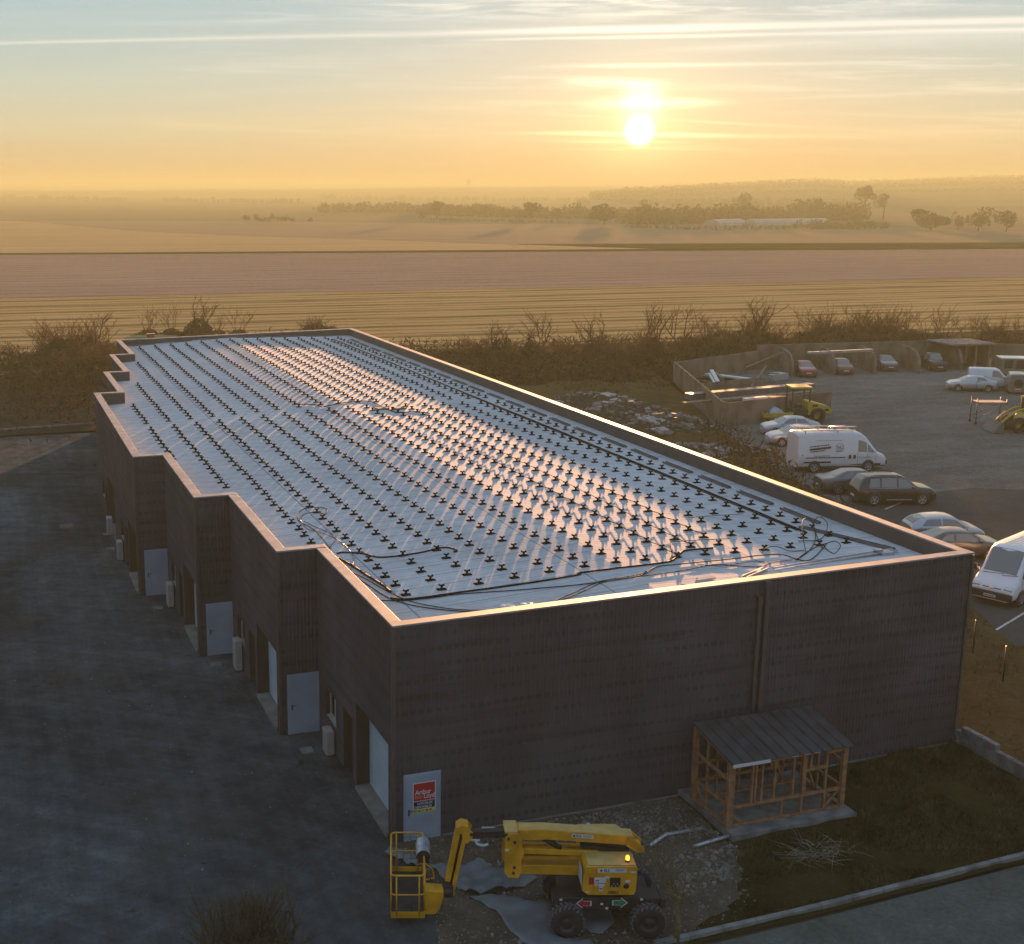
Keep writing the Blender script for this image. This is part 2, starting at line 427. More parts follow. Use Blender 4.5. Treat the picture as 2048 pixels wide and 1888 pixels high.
G_plain = ground_mat('plain_soil', [(.13, .105, .08), (.17, .135, .10), (.20, .165, .125)], (.002, .012, .1), bump=0)
G_yard = ground_mat('yard_asphalt', [(.018, .023, .026), (.038, .047, .051), (.066, .080, .086), (.12, .143, .155)], (.05, .35, 5.), bump=.8, bscale=8, stretch=(1, .4, 1), rot=.5)
def yard_mat():
    m, nt, p = new_mat('yard_asphalt'); T = NT(nt); P = T.pos()
    a = T.noise(P, .07, 6, .6, 1.2); f = T.noise(P, 1.1, 8, .72); g = T.noise(P, 9., 4, .8)
    R_ = T.vmath('LENGTH', T.vmath('SUBTRACT', P, (-34., -28., 0.)))
    tr = T.noise(T.comb(T.math('MULTIPLY', R_, 1.15), T.noise(P, .05, 2), 0.), 1.0, 6, .7)
    tr2 = T.noise(T.mapping(P, (1.6, .09, 1), (0, 0, .18)), 1., 6, .68)
    k = T.math('ADD', T.math('ADD', T.math('MULTIPLY', a, .34), T.math('MULTIPLY', f, .26)), T.math('ADD', T.math('MULTIPLY', g, .12), T.math('ADD', T.math('MULTIPLY', tr, .16), T.math('MULTIPLY', tr2, .16))))
    col = T.ramp(k, [(.38, (0.022, 0.027, 0.031)), (.47, (0.046, 0.055, 0.061)), (.55, (0.079, 0.095, 0.103)), (.66, (0.154, 0.180, 0.194))])
    col = T.mix(T.ss(T.noise(P, .16, 5, .6), .52, .70, 0, .55), col, (.060, .052, .040))
    col = T.mix(T.ss(T.noise(P, .55, 4, .6, 1.5), .64, .72, 0, .6), col, (.014, .016, .018))
    T.l(col, p.inputs['Base Color']); p.inputs['Roughness'].default_value = .95; p.inputs['Specular IOR Level'].default_value = 0.
    T.l(T.bump(T.math('ADD', T.noise(P, 8., 6, .75), T.math('MULTIPLY', f, 1.5)), .8, .12), p.inputs['Normal'])
    return m
G_yard = yard_mat()
G_yard2 = ground_mat('lane_asphalt', [(.05, .055, .049), (.09, .098, .087), (.14, .152, .136), (.22, .235, .212)], (.2, 1., 8.), bump=.7, bscale=14)
G_soil = ground_mat('stony_soil', [(.045, .036, .026), (.085, .07, .052), (.14, .12, .092), (.22, .20, .165)], (.2, 1.2, 7.), bump=.9, bscale=9, specks=5.)
G_grass = ground_mat('lawn', [(.020, .019, .008), (.038, .034, .014), (.058, .048, .020), (.085, .07, .034)], (.15, .9, 6.), bump=.9, bscale=7)
G_verge = ground_mat('dry_grass_verge', [(.05, .032, .014), (.095, .06, .028), (.14, .095, .045), (.19, .14, .075)], (.1, .6, 4.), bump=.9, bscale=5)
G_lot = ground_mat('gravel_car_park', [(.065, .060, .055), (.125, .116, .106), (.20, .188, .174), (.32, .305, .285)], (.035, .22, 3.), bump=.6, bscale=5, specks=4., stretch=(1, 2.2, 1), rot=.35)
G_lotasph = ground_mat('car_park_asphalt', [(.055, .051, .048), (.085, .080, .075), (.125, .118, .11)], (.1, .6, 6.), bump=.4, bscale=12)
G_dirt = ground_mat('brown_earth', [(.03, .024, .017), (.055, .043, .028), (.085, .068, .047), (.13, .115, .10)], (.04, .3, 2.), bump=.8, bscale=4)

def field_mat(name, cols, ang, pitch, depth, scales=(.006, .04, .7), clod=0.):
    m, nt, p = new_mat(name); T = NT(nt); P = T.pos()
    Q = T.mapping(P, (1, 1, 1), (0, 0, ang)); s = T.sep(Q)
    jit = T.noise(P, .02, 3)
    yy = T.math('ADD', s[1], T.math('MULTIPLY', jit, pitch*.5))
    w1 = T.math('SINE', T.math('MULTIPLY', yy, 2*pi/pitch)); w2 = T.math('SINE', T.math('MULTIPLY', yy, 2*pi/(pitch*2.63)))
    brk = T.noise(T.mapping(Q, (.05, .8, 1)), 1., 4)
    row = T.math('MULTIPLY', T.math('ADD', T.ss(w1, .1, .9), T.math('MULTIPLY', T.ss(w2, .55, 1.), 1.3)), T.ss(brk, .35, .6))
    f = T.math('ADD', T.math('MULTIPLY', T.noise(P, scales[0], 5), .45), T.math('ADD', T.math('MULTIPLY', T.noise(T.mapping(Q, (.15, 1, 1)), scales[1], 5), .35), T.math('MULTIPLY', T.noise(P, scales[2], 5, .7), .32)))
    n = len(cols); col = T.ramp(f, [(.36+.42*i/(n-1), q) for i, q in enumerate(cols)])
    col = T.mix(T.math('MULTIPLY', row, depth), col, tuple(x*.45 for x in cols[0]))
    T.l(col, p.inputs['Base Color']); p.inputs['Roughness'].default_value = 1.; p.inputs['Specular IOR Level'].default_value = 0.
    h = T.math('ADD', T.math('MULTIPLY', row, -.4), T.noise(P, .9, 5, .7))
    T.l(T.bump(h, .28+clod*.5, .5), p.inputs['Normal'])
    return m
F_crop = field_mat('young_crop', [(.225, .185, .095), (.285, .235, .12), (.345, .285, .155)], .066, 4.2, .95)
F_plough = field_mat('ploughed_soil', [(.155, .128, .120), (.20, .165, .155), (.255, .212, .20)], .10, 3.1, .4, clod=.4)
F_green = field_mat('winter_wheat', [(.27, .21, .115), (.33, .25, .14), (.39, .30, .175)], .15, 9., .15)
F_brown = field_mat('stubble', [(.19, .148, .11), (.235, .18, .135), (.28, .215, .165)], .2, 12., .15)

base = MB(); S_ = 8800
sheet('ground', [(-S_, -5200), (S_, -5200), (S_, S_+2500), (-S_, S_+2500)], G_plain, -.2, flat=True)
# fields beyond the hedge, nearest first
def edge(p, q, ext=1200):                    # extend a boundary seen in the photo to both sides
    a, b = at(*p), at(*q); d_ = (b-a).normalized(); return a-d_*ext*.35, b+d_*ext
e1 = edge((0, 597), (2048, 553)); e2 = edge((0, 510), (2048, 497)); near0 = (V((-420, 118, 0)), V((1000, 60, 0)))
sheet('field', [near0[0][:2], near0[1][:2], e1[1][:2], e1[0][:2]], F_crop, -.010, flat=True)
sheet('field', [e1[0][:2], e1[1][:2], e2[1][:2], e2[0][:2]], F_plough, -.014, flat=True)
l3 = pxs([(-600, 436), (40, 441), (285, 462), (523, 472), (680, 476), (1000, 487), (1400, 491), (1750, 495), (2048, 505), (2700, 540)])
sheet('field', [e2[0][:2], e2[1][:2]]+l3[::-1], F_green, -.018, flat=True)
l4 = pxs([(3000, 470), (2048, 462), (1750, 452), (1500, 449), (1300, 448), (1000, 447), (700, 444), (300, 441)])
sheet('field', l3[1:]+l4, F_brown, -.022, flat=True)
sheet('field', pxs([(-600, 431), (-100, 433), (60, 438), (-300, 437)]), F_green, -.018, flat=True)
# dark field edges (ditch lines)
def ditch(pts, w, name='ditch'):
    P = [at(*p) for p in pts]; mb = MB()
    for a, b in zip(P, P[1:]):
        n_ = V((-(b-a).y, (b-a).x, 0)).normalized()*w
        mb.face([a-n_+V((0, 0, .0)), b-n_, b+n_, a+n_])
    o = mb.build(name, M['scrub']); o['kind'] = 'structure'
    for q in o.data.vertices: q.co.z = -.006
    return o
ditch([(-200, 601), (0, 597), (1024, 575), (2048, 553), (2400, 546)], .5)
ditch([(-200, 513), (0, 510), (1024, 503.5), (1250, 502)], .4)
ditch([(40, 441), (285, 462), (523, 472), (680, 476), (1000, 487), (1400, 491), (1750, 495), (2048, 505), (2300, 518)], .55)

# land around the building
sheet('yard', [(-70, -42), (-1.2, -42), (-1.2, -7.3), (2.5, -7.0), (.6, -2.2), (.2, 66.6), (-70, 68.3)], G_yard, .0)
sheet('earth_bank', [(-70, 68.6), (60, 66.6), (60, 97), (-70, 116)], G_dirt, .0)
sheet('stony_soil', [(-1.2, -7.35), (5.2, -7.05), (8.0, -6.2), (9.9, -3.4), (9.6, .4), (0, .4), (.4, -2.2)], G_soil, .006, cell=.35, amp=.05)
sheet('lawn', [(4.6, -7.05), (31, -6.3), (31, -2.6), (20.1, -2.6), (20.1, .4), (9.2, .4), (9.2, -3.4), (7.8, -5.6)], G_grass, .010, cell=.4, amp=.10)
sheet('lane', [(-1.2, -42), (90, -42), (90, -6.4), (30, -6.42), (5.2, -7.2), (-1.2, -7.3)], G_yard2, .004)
sheet('verge', [(19.5, -2.65), (60, -2.65), (29, 6.6), (30.6, 10.2), (34, 20), (37.5, 29), (39.6, 38), (43.5, 50), (52.8, 74), (58, 90), (19.5, 74)], G_verge, .006, cell=1.5, amp=.16)
sheet('car_park_surface', [(60, -2.6), (180, -2.6), (180, 84), (52.8, 84), (52.8, 74), (43.5, 50), (39.6, 38), (37.5, 29)], G_lot, .0)
sheet('car_park_asphalt', [(60, -2.6), (29, 6.6), (30.6, 10.2), (34, 20), (37.5, 29), (48, 29.5), (62, 22), (90, 8), (90, -2.6)], G_lotasph, .004)
sheet('hedge_strip', [(19.5, 74), (52.8, 74), (52.8, 84), (160, 76), (260, 76), (260, 92), (60, 104), (19.5, 108)], G_dirt, .010)

# painted bay lines
for a, b in (((39.2, 26.8), (41.2, 27.8)), ((29.7, 8.35), (33.4, 10.1))):
    mb = MB(); a, b = V((*a, 0)), V((*b, 0)); n_ = V((-(b-a).y, (b-a).x, 0)).normalized()*.055
    mb.face([q+V((0, 0, gz(q.x)+.009)) for q in (a-n_, b-n_, b+n_, a+n_)])
    o = mb.build('bay_line', simple('road_paint', (.5, .48, .44), .8, var=.3, scale=6)); o['kind'] = 'structure'
# ---------------------------------------------------------------- warehouse
def clad_mat():
    m, nt, p = new_mat('brown_ribbed_cladding'); T = NT(nt); P = T.pos(); s = T.sep(P)
    t = T.math('ADD', s[0], s[1])
    big = T.noise(P, .35, 4); med = T.noise(P, 1.6, 5)
    col = T.mix(T.ss(big, .35, .68), (.053, .050, .060), (.081, .076, .090))
    col = T.mix(T.ss(T.noise(P, .8, 3), .60, .75, 0, .55), col, (.066, .040, .044))
    # rows of fixings with grime around them
    rowid = T.math('FLOOR', T.math('DIVIDE', s[2], .46)); tj = T.math('ADD', t, T.math('MULTIPLY', T.math('FRACT', T.math('MULTIPLY', rowid, .618)), .5))
    fx = T.math('ABSOLUTE', T.math('SUBTRACT', T.math('FRACT', T.math('DIVIDE', T.math('MULTIPLY_ADD', T.noise(P, 1.3, 3), .25, tj), .26)), .5))
    fz = T.math('ABSOLUTE', T.math('SUBTRACT', T.math('FRACT', T.math('DIVIDE', s[2], .46)), .5))
    dot = T.math('MULTIPLY', T.ss(fx, .40, .20), T.ss(fz, .22, .08))
    dot = T.math('MULTIPLY', dot, T.ss(T.noise(T.mapping(P, (.7, .7, 2.2)), 1., 5, .7), .38, .56))
    col = T.mix(T.math('MULTIPLY', dot, .5), col, (.012, .011, .013))
    band = T.noise(T.comb(T.math('MULTIPLY', t, .16), T.math('MULTIPLY', s[2], 2.17), 0.), 1., 4, .6)
    col = T.mix(T.ss(band, .50, .66, 0, .42), col, (.022, .019, .023))
    T.l(col, p.inputs['Base Color']); T.l(T.math('MULTIPLY_ADD', med, .3, .42), p.inputs['Roughness'])
    p.inputs['Specular IOR Level'].default_value = .35
    return m
def roof_mat():
    m, nt, p = new_mat('roof_membrane'); T = NT(nt); P = T.pos(); s = T.sep(P)
    def seam(co, pitch, w, off=0.):
        return T.ss(T.math('ABSOLUTE', T.math('SUBTRACT', T.math('FRACT', T.math('ADD', T.math('DIVIDE', co, pitch), off)), .5)), w, w*.3)
    wob = T.noise(P, .6, 3)
    yj = T.math('MULTIPLY_ADD', wob, .05, s[1]); xj = T.math('MULTIPLY_ADD', wob, .05, s[0])
    a = seam(yj, .968, .032, .12); b = seam(xj, 6.1, .006, .27); c = seam(yj, .484, .040, .12)
    sm = T.math('MAXIMUM', T.math('MAXIMUM', a, b), T.math('MULTIPLY', c, .6))
    f = T.math('ADD', T.math('MULTIPLY', T.noise(P, .25, 5), .5), T.math('MULTIPLY', T.noise(P, 2.5, 5, .65), .5))
    col = T.mix(T.ss(f, .34, .66), (.42, .435, .45), (.55, .565, .58))
    stain = T.ss(T.noise(T.mapping(P, (.9, .35, 1)), 1., 6, .7), .60, .78, 0, .4)
    col = T.mix(stain, col, (.25, .26, .28))
    col = T.mix(T.math('MULTIPLY', sm, .85), col, (.13, .14, .155))
    T.l(col, p.inputs['Base Color']); p.inputs['Roughness'].default_value = 1.; p.inputs['Specular IOR Level'].default_value = .12
    h = T.math('ADD', T.math('ADD', T.math('MULTIPLY', T.noise(P, 2.2, 3), 1.), T.math('MULTIPLY', T.noise(P, 9., 3), .18)), T.math('MULTIPLY', sm, -.25))
    T.l(T.bump(h, ROOF_BUMP, .05), p.inputs['Normal'])
    return m
M['clad'] = clad_mat(); M['roof'] = roof_mat()
M['trim'] = simple('grey_brown_trim', (.085, .075, .07), .5, metal=.2, var=.15)
M['reveal'] = simple('brown_reveal_sheet', (.042, .031, .024), .55, var=.2, scale=1.5)
STEP = [(0, 0), (0, 8.184), (-1.371, 8.184), (-1.371, 16.54), (-2.739, 16.54), (-2.739, 25.04), (-4.08, 25.04), (-4.08, 44.17),
        (-2.66, 44.17), (-2.66, 52.97), (-1.335, 52.97), (-1.335, 61.98), (.124, 61.98), (.124, L8), (W, L8), (W, 0)]
ztop = lambda x: H0+(HR-H0)*max(0, x)/W-.05
wh = thing('warehouse', 'long brown ribbed warehouse with stepped left side and pale flat roof', 'building', (0, 0, 0))
DG, DE, DWN = .4, .25, .12
def clad(p0, p1, ops=(), pitch=.13, nm='wall'):
    p0, p1 = V((*p0, 0)), V((*p1, 0)); d_ = (p1-p0); L = d_.length; d_.normalize(); n_ = V((-d_.y, d_.x, 0))   # outward = left of a clockwise walk
    brk = {0., round(L, 4)}
    t = 0.
    off = {}
    k = 0
    while t < L-.02:
        for q, o in ((0, 0), (.5, 0), (.6, .014), (.9, .014)):
            tt = round(t+q*pitch, 4)
            if 0 <= tt < L: brk.add(tt); off[tt] = o
        t += pitch
    for (a, b, *_r) in ops: brk |= {round(a, 4), round(b, 4)}
    ts = sorted(brk)
    def o_at(t):
        if t in off: return off[t]
        f = (t/pitch) % 1
        return 0 if f <= .5 else .014*(f-.5)/.1 if f < .6 else .014 if f <= .9 else .014*(1-f)/.1
    mb = MB()
    for a, b in zip(ts, ts[1:]):
        if b-a < 1e-4: continue
        A = p0+d_*a+n_*o_at(a); B = p0+d_*b+n_*o_at(b); mid = (a+b)/2
        za, zb = gz(A.x)+.04, gz(B.x)+.04; ta, tb = ztop(A.x), ztop(B.x)
        hole = [(r[2], r[3]) for r in ops if r[0]-1e-4 <= mid <= r[1]+1e-4]
        if not hole: spans = [((za, zb), (ta, tb))]
        else:
            z0, z1 = hole[0]; spans = [((z1, z1), (ta, tb))]
            if z0 > .1: spans.append(((za, zb), (z0, z0)))
        for lo, hi in spans: mb.face([A+V((0, 0, lo[0])), B+V((0, 0, lo[1])), B+V((0, 0, hi[1])), A+V((0, 0, hi[0]))])
    o = mb.build(nm, M['clad'], wh, fix=False)
    # reveals of the openings
    if ops:
        for (a, b, z0, z1, dp) in ops:
            mb = MB(); A = p0+d_*a; B = p0+d_*b; i_ = -n_*dp; f_ = n_*.03
            z = lambda q, h: V((q.x, q.y, h))
            lo = z0 if z0 > .1 else gz(A.x)-.02
            mb.face([z(A+f_, lo), z(A+i_, lo), z(A+i_, z1), z(A+f_, z1)]); mb.face([z(B+f_, lo), z(B+f_, z1), z(B+i_, z1), z(B+i_, lo)])
            mb.face([z(A+f_, z1), z(A+i_, z1), z(B+i_, z1), z(B+f_, z1)])
            if z0 > .1: mb.face([z(A+f_, z0), z(B+f_, z0), z(B+i_, z0), z(A+i_, z0)])
            mb.build('reveal', M['reveal'], wh, fix=False)
    return o
def bay_ops(): return [(.38, 3.6, 0, 2.85, DG), (4.1, 5.05, 0, 2.1, DE), (5.9, 7.2, .95, 1.97, DWN)]
def shift(ops, s): return [(a+s, b+s, *r) for a, b, *r in ops]
bays = [(0, 0), (-1.371, 8.184), (-2.739, 16.54), (-4.08, 25.04), (-4.08, 34.6)]
for i, (p, q) in enumerate(zip(STEP, STEP[1:]+STEP[:1])):
    ops = []
    if i in (0, 2, 4): ops = bay_ops()
    if i == 6: ops = bay_ops()+shift(bay_ops(), 9.56)
    clad(p, q, ops, pitch=.13 if i not in (13, 14) else .5)
# corner flashings and plinth
for i, p in enumerate(STEP):
    if i not in (0, 2, 4, 6, 15): continue
    mb = MB(); mb.box((p[0]-.015 if i < 15 else p[0]+.015, p[1]-.015, (gz(p[0])+ztop(p[0]))/2), (.1, .1, ztop(p[0])-gz(p[0])-.06))
    mb.build('corner_trim', M['trim'], wh)
mb = MB()
X = [1.5, 5, 9, 14, 20.0]
for a, b in zip(X, X[1:]): mb.bar((a, -.02, gz(a)-.02), (b, -.02, gz(b)-.02), .14, .14)
mb.build('plinth', M['plinth'], wh)
# roof deck, parapet inside faces, coping
n = len(STEP)
def inset(dv):
    out = []
    for i in range(n):
        a, b, c = V(STEP[i-1]), V(STEP[i]), V(STEP[(i+1) % n])
        d1, d2 = (b-a).normalized(), (c-b).normalized()
        out.append(b+V((d1.y, -d1.x))*dv+V((d2.y, -d2.x))*dv)
    return out
inn = inset(.32)
bm = bmesh.new(); bm.faces.new([bm.verts.new((p.x, p.y, 0)) for p in inn])
bmesh.ops.bisect_plane(bm, geom=bm.verts[:]+bm.edges[:]+bm.faces[:], plane_co=(8.7, 0, 0), plane_no=(1, 0, 0))
for q in bm.verts: q.co.z = rz(q.co.x)
bmesh.ops.triangulate(bm, faces=bm.faces)
for f in bm.faces:
    if f.normal.z < 0: f.normal_flip()
me = bpy.data.meshes.new('roof'); bm.to_mesh(me); bm.free(); me.materials.append(M['roof'])
ro = bpy.data.objects.new('roof', me); COL.objects.link(ro); ro.parent = wh
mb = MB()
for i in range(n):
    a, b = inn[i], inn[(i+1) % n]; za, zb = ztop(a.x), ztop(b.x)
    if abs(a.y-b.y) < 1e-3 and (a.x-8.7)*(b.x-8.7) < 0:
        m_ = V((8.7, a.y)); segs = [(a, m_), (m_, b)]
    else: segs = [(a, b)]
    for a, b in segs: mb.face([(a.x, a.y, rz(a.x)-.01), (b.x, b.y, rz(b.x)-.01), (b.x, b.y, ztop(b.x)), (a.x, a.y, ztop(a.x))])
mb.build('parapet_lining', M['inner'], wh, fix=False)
mb = MB()
for i in range(n):
    a, b = V(STEP[i]), V(STEP[(i+1) % n]); d_ = (b-a).normalized(); n_ = V((d_.y, -d_.x)); c_ = .135
    if abs(d_.x) > .5:      # runs across: full length over the corners
        e = .185
        # convex corners stick out, re-entrant ones stop at the wall face
        A = a+n_*c_-d_*(.05 if i not in (1, 3, 5) else -.0)-d_*0; B = b+n_*c_+d_*(.05 if i not in (7, 9, 11) else 0)
        if i in (1, 3, 5): A = a+n_*c_+d_*(-.32)
        if i in (7, 9, 11): B = b+n_*c_+d_*(.32)
        mb.bar((A.x, A.y, ztop(A.x)+.027), (B.x, B.y, ztop(B.x)+.027), .37, .056)
    else:
        A = a+n_*c_; B = b+n_*c_
        sgn = 1 if d_.y > 0 else -1
        A = A+d_*.32; B = B-d_*.32
        if i in (0, 2, 4): B = b+n_*c_-d_*.05
        if i in (8, 10, 12): A = a+n_*c_+d_*.05
        mb.bar((A.x, A.y, ztop(A.x)+.024), (B.x, B.y, ztop(B.x)+.024), .366, .056)
mb.build('coping', M['coping'], wh, bevel=.008)
# gutter pipes on the front wall
for x, z1, w in ((11.80, 6.15, .12), (12.06, 6.62, .15)):
    mb = MB(); mb.box((x, -.10, (z1+gz(x))/2), (w, .10, z1-gz(x)-.1)); mb.box((x, -.08, z1-.05), (w*1.3, .15, .22))
    mb.build('downpipe', M['trim'], wh, bevel=.01)
# doors
def steel_door(xl, xr, y, z0, z1, poster=False):
    e = MB(); e.box(((xl+xr)/2, y-.045, (z0+z1)/2), (xr-xl, .05, z1-z0)); e.box(((xl+xr)/2, y-.032, (z0+z1)/2), (xr-xl+.10, .04, z1-z0+.08))
    o = e.build('steel_door', M['white_door'], wh, bevel=.006)
    for q in (.2, .5, .8):
        h = MB(); h.tube([(xr-.005, y-.08, z0+(z1-z0)*q-.06), (xr-.005, y-.08, z0+(z1-z0)*q+.06)], .016); h.build('hinge', M['white_door'], o)
    h = MB(); h.box((xl+.10, y-.078, z0+1.0), (.045, .016, .2)); h.tube([(xl+.10, y-.09, z0+1.06), (xl+.10, y-.12, z0+1.06), (xl+.25, y-.12, z0+1.06)], .013)
    h.build('handle', M['black'], o)
    h = MB(); h.lathe([(0, -.012), (.03, -.012), (.035, 0)], (xl+.78*(xr-xl), y-.072, z0+.82), 'Y', 12); h.build('stop_button', M['white_plastic'], o)
    return o
fd = steel_door(.34, 1.38, 0, -.13, 2.0)
yp = -.0745
pm = MB(); x0, x1, z0, z1 = .555, 1.265, .83, 1.77
pm.face([(x0, yp, z0), (x1, yp, z0), (x1, yp, z1), (x0, yp, z1)], 0)
def rect(a, b, c, d_, mi, y): pm.face([(a, y, c), (b, y, c), (b, y, d_), (a, y, d_)], mi)
rect(x0+.03, x1-.03, 1.20, 1.74, 1, yp-.003); rect(x0+.03, x1-.03, .945, 1.18, 2, yp-.003); rect(x0, x1, .83, .935, 3, yp-.003)
UX, UZ = V((1, 0, 0)), V((0, 0, 1))
text_mb(pm, 'Arthur', (x0+.075, yp-.004, 1.40), UX, UZ, .205, 0, True, .84)
text_mb(pm, 'Loyd', (x0+.33, yp-.004, 1.265), UX, UZ, .205, 0, True, .84)
for q in range(3): rect(x0+.06, x0+.06+(.2, .24, .22)[q], 1.345-q*.035, 1.36-q*.035, 4, yp-.005)
text_mb(pm, 'LOCAUX', (x0+.14, yp-.004, 1.075), UX, UZ, .115, 0, True)
text_mb(pm, 'DISPONIBLES', (x0+.045, yp-.004, .965), UX, UZ, .108, 0, True, .86)
text_mb(pm, '05 46 51 46 46', (x0+.04, yp-.004, .853), UX, UZ, .098, 5, True, .92)
M['signpink'] = simple('sign_fine_print', (.55, .25, .25), .5, var=0)
po = pm.build('poster', [M['signwhite'], M['red'], M['navy'], M['signyellow'], M['signpink'], M['black']], fd, fix=False)
po['label'] = 'red white and navy letting poster with a yellow phone strip'
for f in po.data.polygons:
    if f.normal.y > 0: f.flip()
for (xl, xr, y) in ((-1.09, -.035, 8.184), (-2.41, -1.385, 16.54), (-3.77, -2.765, 25.04)): steel_door(xl, xr, y, -.05, 2.10)
for (bx, by) in bays:
    x = bx+DG
    g = MB(); hgt = 2.85+.06; k = 6
    for q in range(k):
        g.box((x+.03, by+1.99, -.05+hgt*(q+.5)/k), (.06, 3.22, hgt/k-.012))
    o = g.build('garage_door', M['white_panel'], wh, bevel=.008)
    s_ = MB(); s_.box((bx+DG/2-.04, by+1.99, -.01), (DG+.10, 3.2, .14)); s_.build('door_sill', M['plinth'], wh)
    x = bx+DE
    g = MB(); fr = .07
    g.box((x+.03, by+4.14, 1.03), (.07, fr, 2.1)); g.box((x+.03, by+5.01, 1.03), (.07, fr, 2.1)); g.box((x+.03, by+4.575, 2.06), (.07, .80, .06))
    g.box((x+.035, by+4.575, .98), (.06, .80, .09)); g.box((x+.04, by+4.575, .49), (.05, .80, .88))
    o = g.build('entrance_door', M['white_door'], wh)
    p_ = MB(); p_.box((x+.045, by+4.575, 1.53), (.02, .80, 1.0)); p_.build('pane', M['glass'], o)
    h = MB(); h.box((x-.02, by+4.2, 1.02), (.04, .03, .18)); h.build('handle', M['black'], o)
    x = bx+DWN
    g = MB()
    for yy, w in ((5.94, .07), (7.16, .07), (6.55, .09)): g.box((x+.02, by+yy, 1.46), (.06, w, 1.0))
    for zz in (.985, 1.935):
        g.box((x+.02, by+6.245, zz), (.06, .52, .065)); g.box((x+.02, by+6.86, zz), (.06, .53, .065))
    g.box((x-.06, by+6.55, .94), (.14, 1.34, .03))
    o = g.build('window', M['white_plastic'], wh)
    p_ = MB(); p_.box((x+.035, by+6.245, 1.46), (.02, .50, .9)); p_.box((x+.035, by+6.86, 1.46), (.02, .52, .9)); p_.build('pane', M['glass'], o)
# roof outlet box at the far left corner and two white outlet discs near the front edge
mb = MB(); p = roofat(302, 682); mb.box((p.x, p.y, p.z+.28), (.55, .45, .56)); mb.box((p.x, p.y, p.z+.59), (.7, .6, .05))
tag(mb.build('roof_vent_box', M['inner']), 'small brown box standing on the roof by the far left parapet', 'roof vent')
for q, lab in (((1018, 1212), 'flat white round roof drain nearer the left corner of the front edge'), ((1060, 1209), 'flat white round roof drain right beside its twin at the front edge')):
    p = roofat(*q); mb = MB(); mb.lathe([(0, .03), (.07, .03), (.12, .012), (.3, .008), (.3, 0)], (p.x, p.y, p.z), n=20)
    tag(mb.build('roof_drain', M['signwhite']), lab, 'roof drain', 'roof drains at the front edge')

# air units and service covers along the stepped side
def air_unit(x, y, h, w, label):
    t = thing('air_unit', label, 'air conditioner', (x, y, gz(x)), 0, 'air units along the left wall')
    b = MB(); b.box((0, 0, h/2+.04), (.27, w, h)); bo = b.build('casing', M['white_plastic'], t, bevel=.02)
    g = MB()
    for q in range(9): g.box((-.14, 0, .14+q*(h-.2)/8), (.012, w*.8, .015))
    g.build('grille', M['concrete'], bo)
    for q in (-.35, .35): f = MB(); f.box((0, w*q, .02), (.28, .06, .04)); f.build('foot', M['darkmetal'], t)
air_unit(-.20, 6.3, .84, .55, 'pale air unit below the window nearest the front corner')
air_unit(-1.58, 14.7, 1.2, .6, 'tall pale air unit right of the second step door counted from the front')
air_unit(-2.96, 23.2, 1.05, .6, 'pale air unit right of the third step door counted from the front')
air_unit(-4.30, 31.3, .95, .6, 'pale air unit on the farthest protruding wall, nearer of its pair')
air_unit(-4.30, 36.3, .95, .6, 'pale air unit on the farthest protruding wall, farther of its pair')
for q, lab in (((614, 1502), 'square concrete cover on the yard before the nearest step door'), ((432, 1329), 'square concrete cover on the yard before the second step door'),
               ((316, 1216), 'square concrete cover on the yard before the third step door'), ((221, 1098), 'narrow concrete cover beside the nearer far air unit'),
               ((214, 1069), 'narrow concrete cover touching the farthest air unit'), ((133, 1053), 'pale square cover alone out on the dark yard')):
    p = at(*q); mb = MB(); w = .42 if q[0] != 133 else .75
    mb.box((p.x, p.y, p.z+.02), (w, w, .05)); mb.box((p.x, p.y, p.z+.047), (w*.72, w*.72, .006))
    tag(mb.build('service_cover', M['concrete_dark' if q[0] == 133 else 'concrete'], bevel=.006), lab, 'cover', 'service covers in the yard')
# ---------------------------------------------------------------- what lies on the roof
colx = [-2.03, -.81, .41, 1.63, 2.85, 4.09, 5.30, 6.53, 7.80, 8.88, 10.0, 11.15, 12.29, 13.43, 14.57, 15.68, 16.86, 17.95]
ystart = {-2.03: 26.9, -.81: 19.7, .41: 10.8}
yend = {-2.03: 43.2, -.81: 51.0, .41: 60.7}
def row_y(i, x): return 3.75+.55*(1-abs(x-9)/9.)*0+.0*i+.968*i
peds = []
for k, x in enumerate(colx):
    i = 0
    while True:
        y = row_y(i, x); i += 1
        if y > 69.2: break
        if y < ystart.get(x, 0)-.3 or y > yend.get(x, 99): continue
        if 34.9 < y < 36.1: continue
        peds.append((x+rnd.uniform(-.03, .03), y+rnd.uniform(-.03, .03)))
peds.sort(key=lambda p: (V((p[0], p[1], 6))-CAM).length)
def ped_mb(mb, c=(0, 0, 0), rz_=0.):
    M3 = Matrix.Rotation(rz_, 3, 'Z'); c = V(c)
    def bx(p, d_): mb.box(c+M3 @ V(p), d_, 0, M=M3)
    bx((0, 0, .013), (.31, .20, .020)); bx((0, 0, .029), (.19, .13, .016))
    mb.lathe([(.07, .033), (.042, .06), (.038, .105), (.055, .13)], c, n=8, sm=True)
    bx((0, 0, .140), (.17, .09, .020)); bx((-.07, 0, .162), (.035, .09, .036)); bx((.07, 0, .162), (.035, .09, .036))
M['pedestal'] = simple('pedestal_black', (.009, .009, .009), .95, var=0, spec=0.)
pm_ = MB(); ped_mb(pm_); proto = pm_.build('roof_pedestal', M['pedestal'])
tag(proto, 'small black support pedestal standing in a row on the pale roof', 'pedestal', 'black pedestals in rows on the roof')
far = MB()
